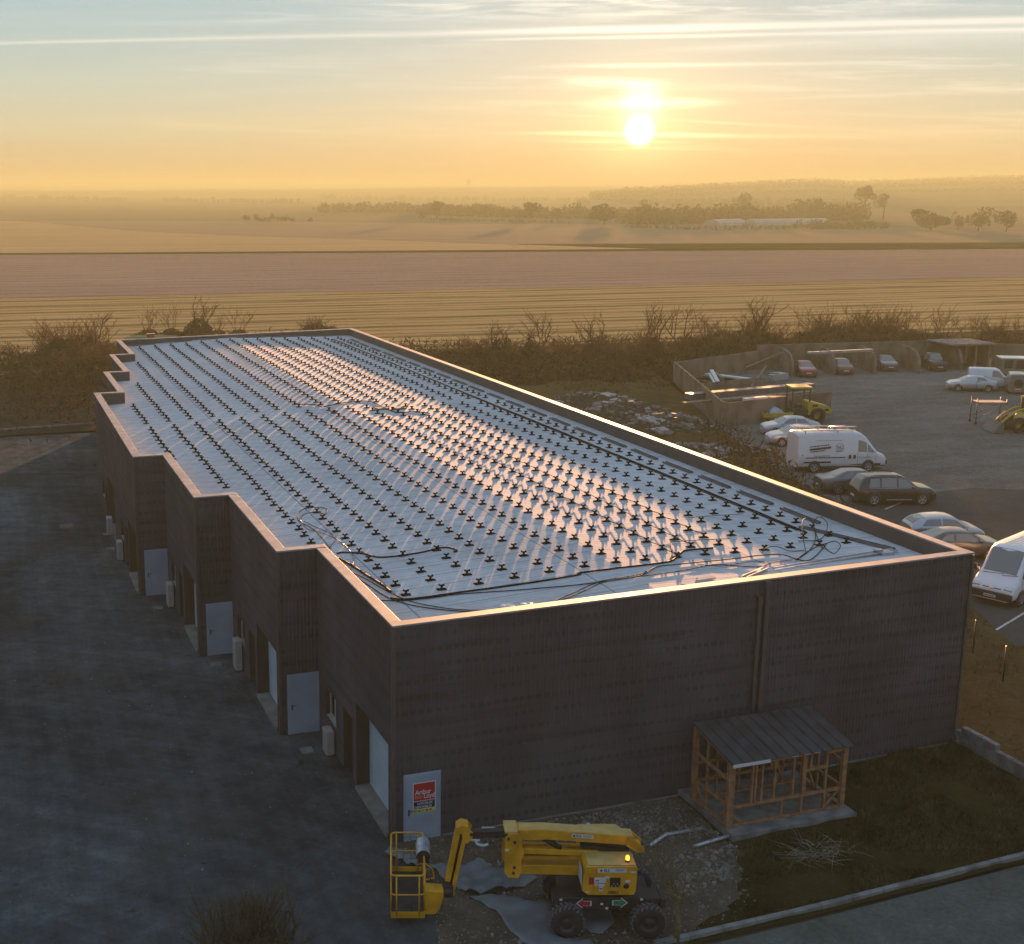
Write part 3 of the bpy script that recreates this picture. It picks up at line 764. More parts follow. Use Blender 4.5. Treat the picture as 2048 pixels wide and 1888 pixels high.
for i, (x, y) in enumerate(peds):
    a = rnd.uniform(-.12, .12)
    if i < 300:
        o = proto if i == 0 else proto.copy()
        if i: COL.objects.link(o)
        o.location = (x, y, rz(x)); o.rotation_euler = (0, 0, a)
    else:
        M3 = Matrix.Rotation(a, 3, 'Z'); c = V((x, y, rz(x)))
        for p, dd in (((0, 0, .012), (.31, .20, .022)), ((0, 0, .08), (.085, .075, .12)), ((0, 0, .155), (.17, .09, .045))): far.box(c+V(p), dd, 0, M=M3)
fo = far.build('roof_pedestal', M['pedestal'], fix=False); tag(fo, 'far rows of small black pedestals covering the rear of the roof', 'pedestal', 'black pedestals in rows on the roof', 'stuff')

def smooth_pts(P, k=5):
    P = [V(p) for p in P]; out = []
    for i in range(len(P)-1):
        a, b, c, d_ = P[max(i-1, 0)], P[i], P[i+1], P[min(i+2, len(P)-1)]
        for q in range(k):
            t = q/k; out.append(.5*((2*b)+(c-a)*t+(2*a-5*b+4*c-d_)*t*t+(3*b-a-3*c+d_)*t**3))
    out.append(P[-1]); return out
R5 = lambda x, y: (560+x/3.342, 1000+y/3.342)
R2 = lambda x, y: (1100+x/3.342, 1000+y/3.342)
R4 = lambda x, y: (620+x/3.342, 660+y/3.342)
def cable(px, r, label, mat='cable', h=.03, cat='cable', n=5, name='cable', lift=()):
    P = [roofat(*q, h) for q in px]
    for i, z in lift: P[i] = roofat(*px[i], z)
    mb = MB(); mb.tube(smooth_pts(P), r, n); o = mb.build(name, M[mat], fix=False)
    return tag(o, label, cat, 'cables strewn over the roof')
cable([R5(*q) for q in ((380, 358), (420, 350), (545, 355), (650, 380), (770, 375), (950, 348), (1060, 320), (1130, 318), (1185, 338), (1160, 345))], .032, 'thick black conduit snaking between pedestals near the left front corner', name='conduit')
cable([R5(*q) for q in ((365, 380), (470, 430), (560, 490), (680, 565), (738, 612))], .042, 'thick black conduit running straight along the left roof edge', name='conduit', h=.05)
cable([R5(*q) for q in ((738, 655), (830, 663), (1000, 645), (1200, 616), (1400, 590), (1600, 562), (1800, 532), (2000, 497))]+[R2(*q) for q in ((195, 487), (400, 460), (600, 437), (790, 412), (850, 380), (890, 342), (960, 330), (1090, 320))], .034, 'long thick black conduit along the first row of pedestals', name='conduit')
cable([R5(*q) for q in ((630, 668), (800, 672), (1000, 655), (1200, 628), (1600, 600), (2000, 565))]+[R2(*q) for q in ((350, 545), (560, 515), (640, 490), (720, 445), (900, 425), (1200, 395), (1400, 370), (1550, 365), (1650, 395), (1720, 405), (1780, 370), (1850, 290))], .017, 'long black cable running just in front of the conduit to the right corner')
cable([R5(*q) for q in ((500, 510), (600, 575), (690, 635), (780, 675), (950, 715), (1200, 742), (1420, 742), (1560, 720))], .017, 'black cable sagging along the front left roof edge')
cable([R5(*q) for q in ((470, 480), (560, 520), (700, 600), (850, 668), (1000, 705), (1200, 732), (1450, 738))], .015, 'thin black cable beside the one sagging at the front left edge')
cable([R5(*q) for q in ((340, 325), (230, 200), (140, 150), (118, 120), (130, 75), (190, 52), (270, 48), (312, 62), (300, 95), (240, 80), (160, 95), (130, 130))], .015, 'black cable with a loose coil round a pedestal on the left')
cable([R5(*q) for q in ((130, 130), (180, 190), (250, 210), (350, 245), (430, 300), (485, 370), (490, 420), (460, 480))], .013, 'pale grey cable curving from the left coil to the roof edge', 'cable_grey')
cable([R5(*q) for q in ((160, 140), (240, 180), (320, 215), (370, 255), (345, 300), (315, 335))], .013, 'dark cable bending below the left coil')
cable([R2(*q) for q in ((0, 690), (150, 622), (330, 545), (500, 515), (600, 495), (700, 450))], .015, 'black cable crossing from the front edge towards the middle rows')
cable([R2(*q) for q in ((30, 690), (200, 620), (360, 548), (520, 522), (700, 497), (900, 468), (1100, 430), (1250, 440), (1400, 445), (1500, 415), (1620, 398))], .014, 'thin black cable along the sunlit front strip of roof')
cable([R2(*q) for q in ((980, 428), (1150, 440), (1330, 410), (1430, 412), (1440, 430))], .012, 'short dark cable end on the sunlit front strip')
cable([R2(*q) for q in ((1710, 345), (1690, 240), (1690, 140), (1725, 122), (1760, 165), (1775, 250), (1740, 330), (1650, 400))], .014, 'black cable rising in a tall loop at the right corner', lift=((1, .3), (2, .45), (3, .4)))
cable([R2(*q) for q in ((1820, 320), (1790, 255), (1760, 160), (1800, 112), (1850, 150), (1845, 215), (1800, 265), (1700, 272), (1660, 275))], .014, 'black cable in a wide round loop at the right corner', lift=((2, .25), (3, .35), (4, .25)))
cable([R2(*q) for q in ((1640, 400), (1760, 322), (1850, 288), (1905, 275), (1942, 305), (1905, 355), (1855, 335), (1830, 300))], .014, 'black cable in a small round loop nearest the right parapet', lift=((4, .2),))
cable([R2(*q) for q in ((1415, 355), (1450, 318), (1520, 312), (1600, 340), (1700, 335))], .013, 'thin cable arched between two pedestals near the right corner', lift=((1, .2), (2, .15)))
cable([R2(*q) for q in ((805, 280), (990, 268), (1200, 258))], .013, 'thin black cable stretched across three pedestals', h=.1)
cable([R2(*q) for q in ((920, 118), (1100, 105), (1290, 92))], .011, 'thin black cable stretched across the pedestals beyond', h=.1)
cable([R2(*q) for q in ((800, 280), (815, 340), (800, 405))], .02, 'short thick black cable dropping to the front conduit')
cable([R4(*q) for q in ((90, 512), (200, 490), (300, 476), (400, 476), (450, 495), (510, 525), (560, 545), (620, 550), (700, 545), (800, 556))], .028, 'dark cable crossing the gap halfway along the roof')
cable([R4(*q) for q in ((80, 515), (40, 500), (-60, 495), (-110, 490))], .022, 'dark cable end left of the gap halfway along the roof')
for x, y0, y1, lab in ((11.17, 3.9, 30, 'black cable strung along a row of pedestals in the sunlit strip'), (12.31, 4.8, 26, 'black cable strung along the next row of pedestals to the right'), (13.45, 5.9, 14, 'short black cable strung along a pedestal row near the right corner')):
    mb = MB(); P = []
    y = y0
    while y < y1: P.append((x+rnd.uniform(-.02, .02), y, rz(x)+.12-.05*(int((y-y0)/.484) % 2))); y += .484
    mb.tube(P, .013, 4); tag(mb.build('cable', M['cable'], fix=False), lab, 'cable', 'cables strewn over the roof')
for x, y0, y1, r, lab in ((17.38, 5.2, 69.3, .03, 'long dark cable bundle running the length of the roof on the right'), (17.27, 5.6, 40, .018, 'dark cable lying left of the long bundle'), (17.47, 5.4, 33, .018, 'dark cable lying right of the long bundle')):
    mb = MB(); P = [(x+.05*noise.noise(V((0, y0+i*1.5, x))), y0+i*1.5, rz(x)+r+.01) for i in range(int((y1-y0)/1.5)+1)]
    mb.tube(P, r, 6); tag(mb.build('cable', M['cable'], fix=False), lab, 'cable', 'cables strewn over the roof')
# mounting rails laid out beside the right parapet and along the far end
def rail(x, y, L, a, lab, mat='alu', name='mounting_rail', h=.09, w=.16):
    mb = MB(); z = rz(x)
    M3 = Matrix.Rotation(a, 3, 'Z'); c = V((x, y, z))
    for p, dd in (((0, -w/2, h/2+.005), (L, .02, h)), ((0, w/2, h/2+.005), (L, .02, h)), ((0, 0, .015), (L, w-.02, .014))): mb.box(c+M3 @ V(p), dd, 0, M=M3)
    o = mb.build(name, M[mat]); return tag(o, lab, 'rail', 'mounting rails laid out on the roof')
y = 6.2; i = 0
M['railgrey'] = simple('dull_metal_rail', (.13, .135, .14), .5, metal=.4, var=.2)
while y < 68:
    rail(18.68+rnd.uniform(-.04, .04), y+1.2, 2.3, pi/2+rnd.uniform(-.012, .012), 'dull metal mounting rail lying in line along the right parapet', 'railgrey'); y += 2.95; i += 1
for k in range(6): rail(1.9+k*3.0, 70.45, 2.4, rnd.uniform(-.01, .01), 'dull metal mounting rail lying in line along the far parapet', 'railgrey')
p, q = roofat(*R2(1440, 470)), roofat(*R2(1300, 525)); rail((p.x+q.x)/2, (p.y+q.y)/2, (p-q).length, math.atan2(p.y-q.y, p.x-q.x), 'pale rail lying askew near the front parapet')
p, q = roofat(1530, 1140), roofat(1790, 1104); rail((p.x+q.x)/2, (p.y+q.y)/2, (p-q).length, math.atan2(p.y-q.y, p.x-q.x), 'long pale rail along the front parapet to the right corner', h=.06, w=.22)
p, q = roofat(1600, 1055), roofat(1788, 1102); rail((p.x+q.x)/2, (p.y+q.y)/2, (p-q).length, math.atan2(p.y-q.y, p.x-q.x), 'long grey rail running into the right front corner', 'railgrey')
p = roofat(1770, 1108)
mb = MB(); mb.box((p.x, p.y, p.z+.05), (.5, .35, .1)); mb.box((p.x-.2, p.y+.1, p.z+.13), (.25, .2, .06)); tag(mb.build('junction_box', M['alu']), 'small silver junction box where the rails meet at the right corner', 'box')
for q, a, lab in (((1400, 1158), .1, 'flat pale insulation board on the sunlit front roof strip'), ((1378, 1163), .9, 'second pale insulation board lying askew beside the first')):
    p = roofat(*q); mb = MB(); mb.box((p.x, p.y, p.z+.03), (.95, .4, .05), rz_=a); tag(mb.build('insulation_board', M['roof']), lab, 'board')
for q, s_ in ((R4(480, 530), 1.), (R4(600, 528), .9), (R4(160, 548), .5)):
    p = roofat(*q); mb = MB(); mb.box((p.x, p.y, p.z+.05), (.7*s_, .5*s_, .1), rz_=.2)
    tag(mb.build('equipment_tray', M['railgrey']), {1.: 'larger grey tray by the gap halfway along the roof', .9: 'grey tray right of the larger one at the roof gap', .5: 'tiny dark tray left of the trays at the roof gap'}[s_], 'tray')
# ---------------------------------------------------------------- boom lift
LZ = lambda x, y: (760+x/3.3417, 1600+y/3.3417)
o0 = at(*LZ(1250, 935)); o0.z = gz(o0.x)
lang = math.atan2(RT.y, RT.x)
lift = thing('boom_lift', 'yellow articulated boom lift on rough tyres parked before the front wall', 'boom lift', o0, lang)
def lx(px): return (px-1250)/267.
def tyre(mb_, mr, c, r, w, lugs=22):
    prof = [(r*.55, -w*.46), (r*.9, -w*.5), (r*.97, -w*.36), (r*.97, w*.36), (r*.9, w*.5), (r*.55, w*.46)]
    mb_.lathe(prof, c, 'Y', 32)
    for k in range(lugs):
        for sd_ in (-1, 1):
            a = 2*pi*(k+(.5 if sd_ > 0 else 0))/lugs
            R_ = Matrix.Rotation(a, 3, 'Y'); T3 = R_ @ Matrix.Rotation(sd_*.6, 3, 'Z') if False else R_
            cc = V(c)+R_ @ V((r*.99, sd_*w*.22, 0))
            mb_.box(cc, (.05, w*.46, .055), 1, M=R_ @ Matrix.Rotation(sd_*.55, 3, 'X'))
    mr.lathe([(0, -w*.36), (r*.2, -w*.40), (r*.24, -w*.32), (r*.5, -w*.30), (r*.56, -w*.46)], c, 'Y', 24)
M['lug'] = simple('dusty_tyre_lugs', (.085, .085, .09), .9, var=.4, scale=12)
for (x, y) in ((0, .17), (2.06, .17), (0, 1.95), (2.06, 1.95)):
    mb = MB(); mr = MB(); r = .425
    tyre(mb, mr, (x, y, r), r, .34); w_ = mb.build('wheel', [M['rubber'], M['lug']], lift); mr.build('rim', M['darkmetal'], w_)
mb = MB(); mb.box((1.03, 1.05, .72), (2.3, 1.0, .34)); mb.box((1.03, .62, .80), (2.7, .5, .30)); mb.box((0, 1.05, .45), (.22, 1.5, .2)); mb.box((2.06, 1.05, .45), (.22, 1.5, .2))
mb.box((2.45, .55, .82), (.12, .5, .26)); mb.box((1.03, 1.0, 1.0), (1.0, .8, .25))
ch = mb.build('chassis', M['darkmetal'], lift, bevel=.02)
def arrow(x, z, s, mi, y, label, up=V((0, 0, 1))):
    mb = MB(); h = .12
    def shp(k, dy, m): mb.face([(x+s*q[0]*k, y-dy, z+q[1]*k) for q in ((.19, 0), (.03, .13), (.03, .065), (-.17, .065), (-.17, -.065), (.03, -.065), (.03, -.13))], m)
    shp(1.12, .004, 0); shp(.92, .008, 1)
    o = mb.build('arrow_sticker', [M['signwhite'], M[mi]], lift, fix=False); o['label'] = label
arrow(lx(1372), .80, -1, 'stickred', .36, 'red arrow pointing left'); arrow(lx(1612), .82, 1, 'green', .36, 'green arrow pointing right'); 
mb = MB()
for x, z in ((lx(1215), .98), (lx(1760), .99), (lx(1492), .86), (lx(1527), .74)): mb.box((x, .362, z-.08), (.07, .01, .055))
mb.build('warning_sticker', M['signwhite'], lift)
# turret cabinets
x0, x1 = lx(1345), lx(1712)
mb = MB(); mb.prism([(x0+.02, 1.22), (x0+.18, 1.10), (x1-.06, 1.10), (x1, 1.2), (x1+.02, 1.84), (x1-.04, 1.90), (x0+.12, 1.90), (x0+.08, 1.84)], .24, .98, 'Y', 0)
cab = mb.build('near_cabinet', M['yellow'], lift, bevel=.02)
mb = MB(); mb.box(((x0+x1)/2+.06, .61, 1.912), (1.20, .66, .012)); mb.build('lid', M['yellow_dusty'], cab, bevel=.004)
mb = MB(); mb.box((lx(1350), .61, 1.5), (.008, .5, .45)); mb.build('side_decal', M['signwhite'], cab)
yf = .236
sk = MB()
def sq(a, b, c, d_, mi, y=yf): sk.face([(a, y, c), (b, y, c), (b, y, d_), (a, y, d_)], mi)
sq(lx(1450), lx(1642), 1.735, 1.85, 0)
sk.lathe([(.0, 0), (.034, 0)], (lx(1474), yf-.002, 1.79), 'Y', 12, 3)
text_mb(sk, 'FLS', (lx(1492), yf-.003, 1.757), UX, UZ, .10, 2, True)
for k, (z, L) in enumerate(((1.805, .24), (1.773, .20))):
    x = lx(1568)
    for q in range(8): sq(x+q*L/8, x+q*L/8+L/11, z, z+.018, 2, yf-.003)
sq(lx(1392), lx(1426), 1.40, 1.60, 1); sq(lx(1430), lx(1508), 1.45, 1.60, 0); sq(lx(1436), lx(1462), 1.5, 1.525, 2, yf-.003); sq(lx(1500), lx(1530), 1.57, 1.64, 0)
sq(lx(1432), lx(1450), 1.37, 1.43, 0); sq(lx(1456), lx(1500), 1.36, 1.42, 0); sq(lx(1462), lx(1490), 1.22, 1.35, 0); sq(lx(1466), lx(1486), 1.27, 1.30, 2, yf-.003); sq(lx(1370), lx(1400), 1.17, 1.21, 0)
sq(lx(1636), lx(1668), 1.46, 1.53, 0); sq(lx(1672), lx(1704), 1.72, 1.77, 0)
sk.build('stickers', [M['signwhite'], M['stickred'], M['navy'], M['stickred']], cab, fix=False)
nb = MB(); text_mb(nb, '58803', (lx(1522), yf-.003, 1.155), UX, UZ, .105, 0, True, 1.05); o = nb.build('number', M['darkmetal'], cab, fix=False)
cp = MB(); cp.box(((lx(1535)+lx(1604))/2, yf-.005, 1.47), (.26, .03, .25)); pnl = cp.build('control_panel', M['black'], cab)
cp = MB()
for q in range(5): cp.box((lx(1535)+.05+.045*q, yf-.025, 1.38+.06*(q % 2)), (.02, .012, .02))
cp.build('switches', M['signwhite'], pnl)
cp = MB(); cp.lathe([(0, -.02), (.06, -.02), (.075, 0)], (lx(1645), yf, 1.36), 'Y', 16); cp.build('gauge', M['black'], cab)
# beacon
m, nt, p = new_mat('beacon_orange'); p.inputs['Base Color'].default_value = (.8, .2, .01, 1); p.inputs['Roughness'].default_value = .2
p.inputs['Emission Color'].default_value = (1., .30, .02, 1); p.inputs['Emission Strength'].default_value = .3
xb = lx(1657)
mb = MB(); mb.lathe([(.055, 0), (.055, .05), (.045, .055)], (xb, .45, 1.916), n=14); bb = mb.build('beacon', M['black'], lift)
mb = MB(); mb.lathe([(.05, .055), (.05, .13), (.035, .165), (0, .175)], (xb, .45, 1.916), n=14); mb.build('lamp', m, bb)
mb = MB(); mb.prism([(x0+.1, 1.1), (x1-.1, 1.1), (x1-.1, 2.0), (x1-.25, 2.1), (x0+.1, 2.1)], 1.42, 2.05, 'Y'); mb.build('far_cabinet', M['yellow_dusty'], lift, bevel=.03)
mb = MB(); mb.lathe([(0, 0), (.05, 0), (.05, .2), (0, .2)], (lx(1440), 1.7, 2.1), n=10); mb.build('exhaust', M['steel'], lift)
# lower folding arms
yb = 1.10
mb = MB(); mb.prism([(lx(940), 1.30), (lx(1350)+.5, 1.25), (lx(1350)+.5, 1.5), (lx(940), 1.56)], yb-.2, yb+.2); mb.build('lower_arm', M['yellow'], lift, bevel=.015)
mb = MB()
for dy in (-.14, .14): mb.bar((lx(930), yb+dy, 1.95), (lx(1400)+.3, yb+dy, 1.86), .10, .15)
mb.box((lx(1100), yb, 1.92), (1.3, .2, .05))
mb.build('upper_link', M['yellow'], lift, bevel=.012)
mb = MB(); mb.box((lx(1160), yb, 1.72), (1.6, .22, .08)); mb.build('link_plate', M['yellow'], lift)  # plain yellow plate between the lower arm and upper link
# knuckle plates
pl = [(lx(838), 1.42), (lx(868), 1.28), (lx(935), 1.26), (lx(960), 1.45), (lx(950), 1.75), (lx(975), 1.98), (lx(955), 2.15), (lx(948), 2.42), (lx(925), 2.52), (lx(862), 2.50), (lx(838), 2.38)]
mb = MB(); mb.prism(pl, yb-.34, yb-.31); mb.prism(pl, yb+.31, yb+.34)
kn = mb.build('knuckle', M['yellow'], lift, bevel=.008)
mb = MB(); mb.box((lx(880), yb, 2.52), (.32, .6, .05)); mb.build('knuckle_cap', M['yellow_dusty'], kn)
for (x, z) in ((lx(862), 2.38), (lx(905), 2.28), (lx(905), 1.58), (lx(900), 1.42)):
    h = MB(); h.lathe([(0, -.03), (.038, -.03), (.038, 0)], (x, yb-.34, z), 'Y', 12); h.build('pin', M['darkmetal'], kn)
h = MB(); h.box((lx(853), yb-.345, 2.06), (.1, .006, .06)); h.build('sticker', M['signwhite'], kn)
# main boom
xt = lx(1718)
mb = MB()
top = [(lx(900), 2.54), (lx(1100), 2.55), (xt, 2.36)]; bot = [(xt, 2.11), (lx(1120), 2.27), (lx(1020), 2.24), (lx(930), 2.27)]
mb.prism(top+bot, yb-.2, yb+.2); bm_ = mb.build('main_boom', M['yellow'], lift, bevel=.015)
mb = MB(); mb.prism([(lx(940), 2.546), (lx(1100), 2.556), (xt-.02, 2.370), (xt-.02, 2.362), (lx(1100), 2.548), (lx(940), 2.538)], yb-.17, yb+.17); mb.build('boom_top_dust', M['yellow_dusty'], bm_)
s_ = MB(); zc = 2.345; xa, xb_ = lx(1295), lx(1445); sl = -.19/(xt-lx(1100))
def bq(a, b, lo, hi, mi, dy=0): s_.face([(a, yb-.212-dy, zc+lo+sl*(a-xa)), (b, yb-.212-dy, zc+lo+sl*(b-xa)), (b, yb-.212-dy, zc+hi+sl*(b-xa)), (a, yb-.212-dy, zc+hi+sl*(a-xa))], mi)
bq(xa, xb_, 0, .105, 0); s_.lathe([(0, 0), (.03, 0)], (xa+.06, yb-.216, zc+.04), 'Y', 12, 1)
text_mb(s_, 'FLS', (xa+.11, yb-.215, zc+.012), V((1, 0, sl)), UZ, .09, 1, True)
for q in range(9): bq(xa+.30+q*.026, xa+.32+q*.026, .06, .075, 1, .003); bq(xa+.30+q*.022, xa+.316+q*.022, .03, .045, 1, .003)
s_.build('boom_sticker', [M['signwhite'], M['navy']], bm_, fix=False)
tl = [(xt-.14, 2.36), (xt+.06, 2.25), (lx(1795), 2.04), (lx(1790), 1.93), (xt+.1, 1.93), (xt-.2, 2.12)]
mb = MB(); mb.prism(tl, yb-.25, yb-.215); mb.prism(tl, yb+.215, yb+.25); mb.box((lx(1760), yb, 2.02), (.12, .42, .1)); mb.build('boom_tail', M['yellow'], lift, bevel=.008)
mb = MB(); mb.tube([(lx(1095), yb-.1, 2.28), (lx(1225), yb-.1, 1.98)], .065, 10); mb.tube([(lx(1150), yb-.1, 2.1), (lx(1260), yb-.1, 1.86)], .03, 8); mb.build('lift_cylinder', M['black'], lift)
mb = MB(); mb.prism([(lx(1365), 2.08), (xt-.08, 1.92), (xt-.08, 1.82), (lx(1365), 1.98)], yb-.12, yb+.12); mb.build('counter_link', M['black'], lift)
# fly boom and jib
xk = lx(575)
mb = MB(); mb.bar((lx(950), yb, 2.38), (xk+.1, yb, 2.32), .16, .2); mb.tube([(lx(930), yb-.13, 2.5), (lx(760), yb-.13, 2.46), (xk+.1, yb-.1, 2.42)], .02, 6); mb.build('fly_boom', M['darkmetal'], lift, bevel=.01)
kp = [(lx(505), 2.30), (lx(510), 2.58), (lx(545), 2.66), (lx(590), 2.62), (lx(622), 2.46), (lx(618), 2.28), (lx(585), 2.16), (lx(560), 2.16), (lx(545), 2.45)]
mb = MB(); mb.prism(kp, yb-.2, yb-.17); mb.prism(kp, yb+.17, yb+.2); mb.prism([(lx(510), 2.57), (lx(545), 2.655), (lx(592), 2.615), (lx(592), 2.6), (lx(545), 2.64), (lx(512), 2.555)], yb-.17, yb+.17)
jk = mb.build('jib_knuckle', M['yellow'], lift, bevel=.008)
mb = MB(); mb.lathe([(0, -.02), (.045, -.02), (.045, 0)], (lx(612), yb-.2, 2.42), 'Y', 12); mb.build('pin', M['black'], jk)
mb = MB(); mb.bar((lx(522), yb-.02, 2.45), (lx(455), yb-.02, 1.02), .16, .14); mb.build('jib_link', M['yellow'], lift, bevel=.01)
mb = MB(); mb.bar((lx(563), yb-.1, 2.2), (lx(483), yb-.1, .62), .10, .10); mb.build('jib_rod', M['yellow'], lift, bevel=.01)
mb = MB(); mb.tube([(lx(545), yb, 2.3), (lx(520), yb, 1.7), (lx(468), yb, .85)], .05, 8); mb.tube([(lx(550), yb+.1, 2.3), (lx(530), yb+.1, 1.6), (lx(470), yb+.05, .9), (lx(420), yb, .92), (lx(345), yb, .95), (lx(325), yb+.1, 1.2)], .022, 6); mb.build('jib_cylinder', M['black'], lift)
mb = MB(); mb.lathe([(0, -.2), (.11, -.2), (.11, .2), (0, .2)], (lx(432), yb-.2, .78), 'X', 14); mb.box((lx(455), yb-.1, .80), (.28, .26, .3)); mb.build('rotator', M['darkmetal'], lift)
mb = MB(); mb.prism([(lx(300), .3), (lx(370), .3), (lx(395), .42), (lx(425), .78), (lx(425), .94), (lx(300), .98)], yb-.45, yb-.05); mb.build('basket_bracket', M['yellow'], lift, bevel=.02)
# basket
bx0, bx1, by0, by1, bz = lx(66), lx(296), .62, 2.8, .28
def pipe(mb, pts, r=.024): mb.tube(pts, r, 8)
def loop(z, r=.022):
    k = .1
    return [(bx0+k, by0, z), (bx1-k, by0, z), (bx1-.03, by0+.03, z), (bx1, by0+k, z), (bx1, by1-k, z), (bx1-.03, by1-.03, z), (bx1-k, by1, z), (bx0+k, by1, z), (bx0+.03, by1-.03, z), (bx0, by1-k, z), (bx0, by0+k, z), (bx0+.03, by0+.03, z), (bx0+k, by0, z)]
bk = MB(); pipe(bk, loop(1.42), .026); bko = bk.build('basket_rail', M['yellow'], lift)
mb = MB(); pipe(mb, loop(.88), .02); mb.build('mid_rail', M['yellow'], bko)
mb = MB()
for x in (bx0, bx1):
    for y in (by0+.06, (by0*2+by1)/3, (by0+by1*2)/3, by1-.06): pipe(mb, [(x, y, bz), (x, y, 1.42)], .02)
for x in (bx0+.14, bx1-.14):
    for y in (by0, by1): pipe(mb, [(x, y, bz), (x, y, 1.42)], .02)
mb.build('uprights', M['yellow'], bko)
mb = MB()
for q in range(4):
    for s_y in (by0, by1): mb.tube([(bx0+.15+q*(bx1-bx0-.3)/3, s_y, bz+.1), (bx0+.15+q*(bx1-bx0-.3)/3, s_y, 1.40)], .0045, 4)
for q in range(7):
    for s_y in (by0, by1): mb.tube([(bx0+.05, s_y, bz+.2+q*.16), (bx1-.05, s_y, bz+.2+q*.16)], .0045, 4)
mb.build('mesh_panel', M['darkmetal'], lift)
mb = MB()
mb.box(((bx0+bx1)/2, by0, bz+.03), (bx1-bx0+.02, .02, .18)); mb.box(((bx0+bx1)/2, by1, bz+.03), (bx1-bx0+.02, .02, .18)); mb.box((bx0, (by0+by1)/2, bz+.03), (.02, by1-by0, .18)); mb.box((bx1, (by0+by1)/2, bz+.03), (.02, by1-by0, .18))
mb.build('toe_board', M['yellow'], lift, bevel=.006)
mb = MB(); mb.box(((bx0+bx1)/2, (by0+by1)/2, bz-.03), (bx1-bx0-.03, by1-by0-.03, .03)); mb.build('basket_floor', M['darkmetal'], lift)
mb = MB(); mb.tube([(bx1, 1.25, 1.42), (bx1+.22, 1.3, 1.2), (bx1+.26, 1.3, .95), (bx1+.05, 1.3, .9)], .02, 6); mb.build('hose_guard', M['yellow'], lift)
mb = MB(); hp = [(.19*cos(a), .22*sin(a)) for a in [pi*q/10 for q in range(11)]]
for (a, b) in zip(hp, hp[1:]):
    mb.face([(bx1-.02+a[0], 1.55, 1.38+a[1]), (bx1-.02+b[0], 1.55, 1.38+b[1]), (bx1-.02+b[0], 2.2, 1.42+b[1]), (bx1-.02+a[0], 2.2, 1.42+a[1])], 0, True)
mb.face([(bx1-.02+q[0], 1.552, 1.38+q[1]*.98) for q in hp], 1); mb.face([(bx1-.02+q[0], 2.198, 1.42+q[1]*.98) for q in hp], 1)
mb.box((bx1-.02, 1.7, 1.3), (.3, .25, .16), 1)
mb.build('control_console_hood', [M['steel'], M['black']], lift, fix=False)

# ---------------------------------------------------------------- lean-to timber frame on its slab
SX0, SX1, SY0, SY1 = 9.44, 13.40, -2.56, -.72
sl = MB(); sl.box(((9.33+13.64)/2, -1.52, .02), (4.31, 3.02, .26))
tag(sl.build('concrete_slab', M['concrete'], bevel=.015), 'grey concrete slab under the timber lean-to by the front wall', 'slab')
sh = thing('timber_lean_to', 'unfinished timber lean-to frame with ribbed metal roof against the front wall', 'shed', ((SX0+SX1)/2, (SY0+SY1)/2, 0))
CXs, CYs = (SX0+SX1)/2, (SY0+SY1)/2
zb = .15
def P3(x, y, z): return V((x-CXs, y-CYs, z))
def zroof(y): return 2.58+(y+.7)*(2.58-2.22)/2.0
fz = zroof(SY0)-.06; bz_ = zroof(SY1)-.06
sxx = lambda px: SX0+(px-450)/(1755-450)*(SX1-SX0)
def post(x, y, z0, z1, w=.1, d_=.1, nm='post'):
    mb = MB(); mb.box(P3(x, y, (z0+z1)/2), (w, d_, z1-z0)); mb.build(nm, M['timber'], sh, bevel=.004)
def beam(a, b, w=.08, h=.09, nm='rail'):
    mb = MB(); mb.bar(P3(*a), P3(*b), w, h); mb.build(nm, M['timber'], sh, bevel=.004)
for x, y, z in ((SX0, SY0, fz), (SX1, SY0, fz), (SX0, SY1, bz_), (SX1, SY1, bz_)): post(x, y, zb, z, .15, .13)
post(SX0+.13, SY0+.01, zb, fz-.1, .05, .1)
mid = zb+.62
for px, z0, z1 in ((700, mid, fz-.14), (735, mid, fz-.14), (808, mid, fz-.14), (950, mid, fz), (1165, mid, fz-.1), (1278, zb, fz), (1300, mid, fz), (1545, zb, fz), (1052, zb, mid), (1360, fz-.65, fz)): post(sxx(px), SY0, z0, z1, .065, .09, 'stud')
beam((SX0, SY0, zb+.04), (SX1, SY0, zb+.04), .09, .07, 'sole_plate'); beam((SX0, SY1, zb+.04), (SX1, SY1, zb+.04), .09, .07, 'sole_plate')
beam((SX0, SY0, zb+.041), (SX0, SY1, zb+.041), .09, .07, 'sole_plate'); beam((SX1, SY0, zb+.041), (SX1, SY1, zb+.041), .09, .07, 'sole_plate')
beam((SX0, SY0-.003, mid), (SX1, SY0-.003, mid+.02)); beam((SX0, SY0-.002, fz-.12), (sxx(1290), SY0-.002, fz-.10)); beam((sxx(1300), SY0-.002, fz-.62), (sxx(1550), SY0-.002, fz-.60)); beam((sxx(1560), SY0-.002, fz-.14), (SX1, SY0-.002, fz-.12))
beam((SX0, SY0, fz+.01), (SX1, SY0, fz+.01), .1, .08, 'top_plate'); beam((SX0, SY1, bz_+.01), (SX1, SY1, bz_+.01), .1, .08, 'top_plate')
for x in (SX0, SX1):
    beam((x, SY0, fz-.01), (x, SY1, bz_-.01), .08, .09, 'rafter')
    beam((x, SY0, 1.62), (x, SY1, 1.72)); beam((x, SY0, mid+.05), (x, SY1, mid+.05))
    post(x, (SY0+SY1)/2+.25, zb, zroof((SY0+SY1)/2)-.08, .07, .07, 'stud')
for x in (10.3, 11.1, 12.0, 12.7): beam((x, SY0, fz-.012), (x, SY1, bz_-.012), .06, .08, 'rafter')
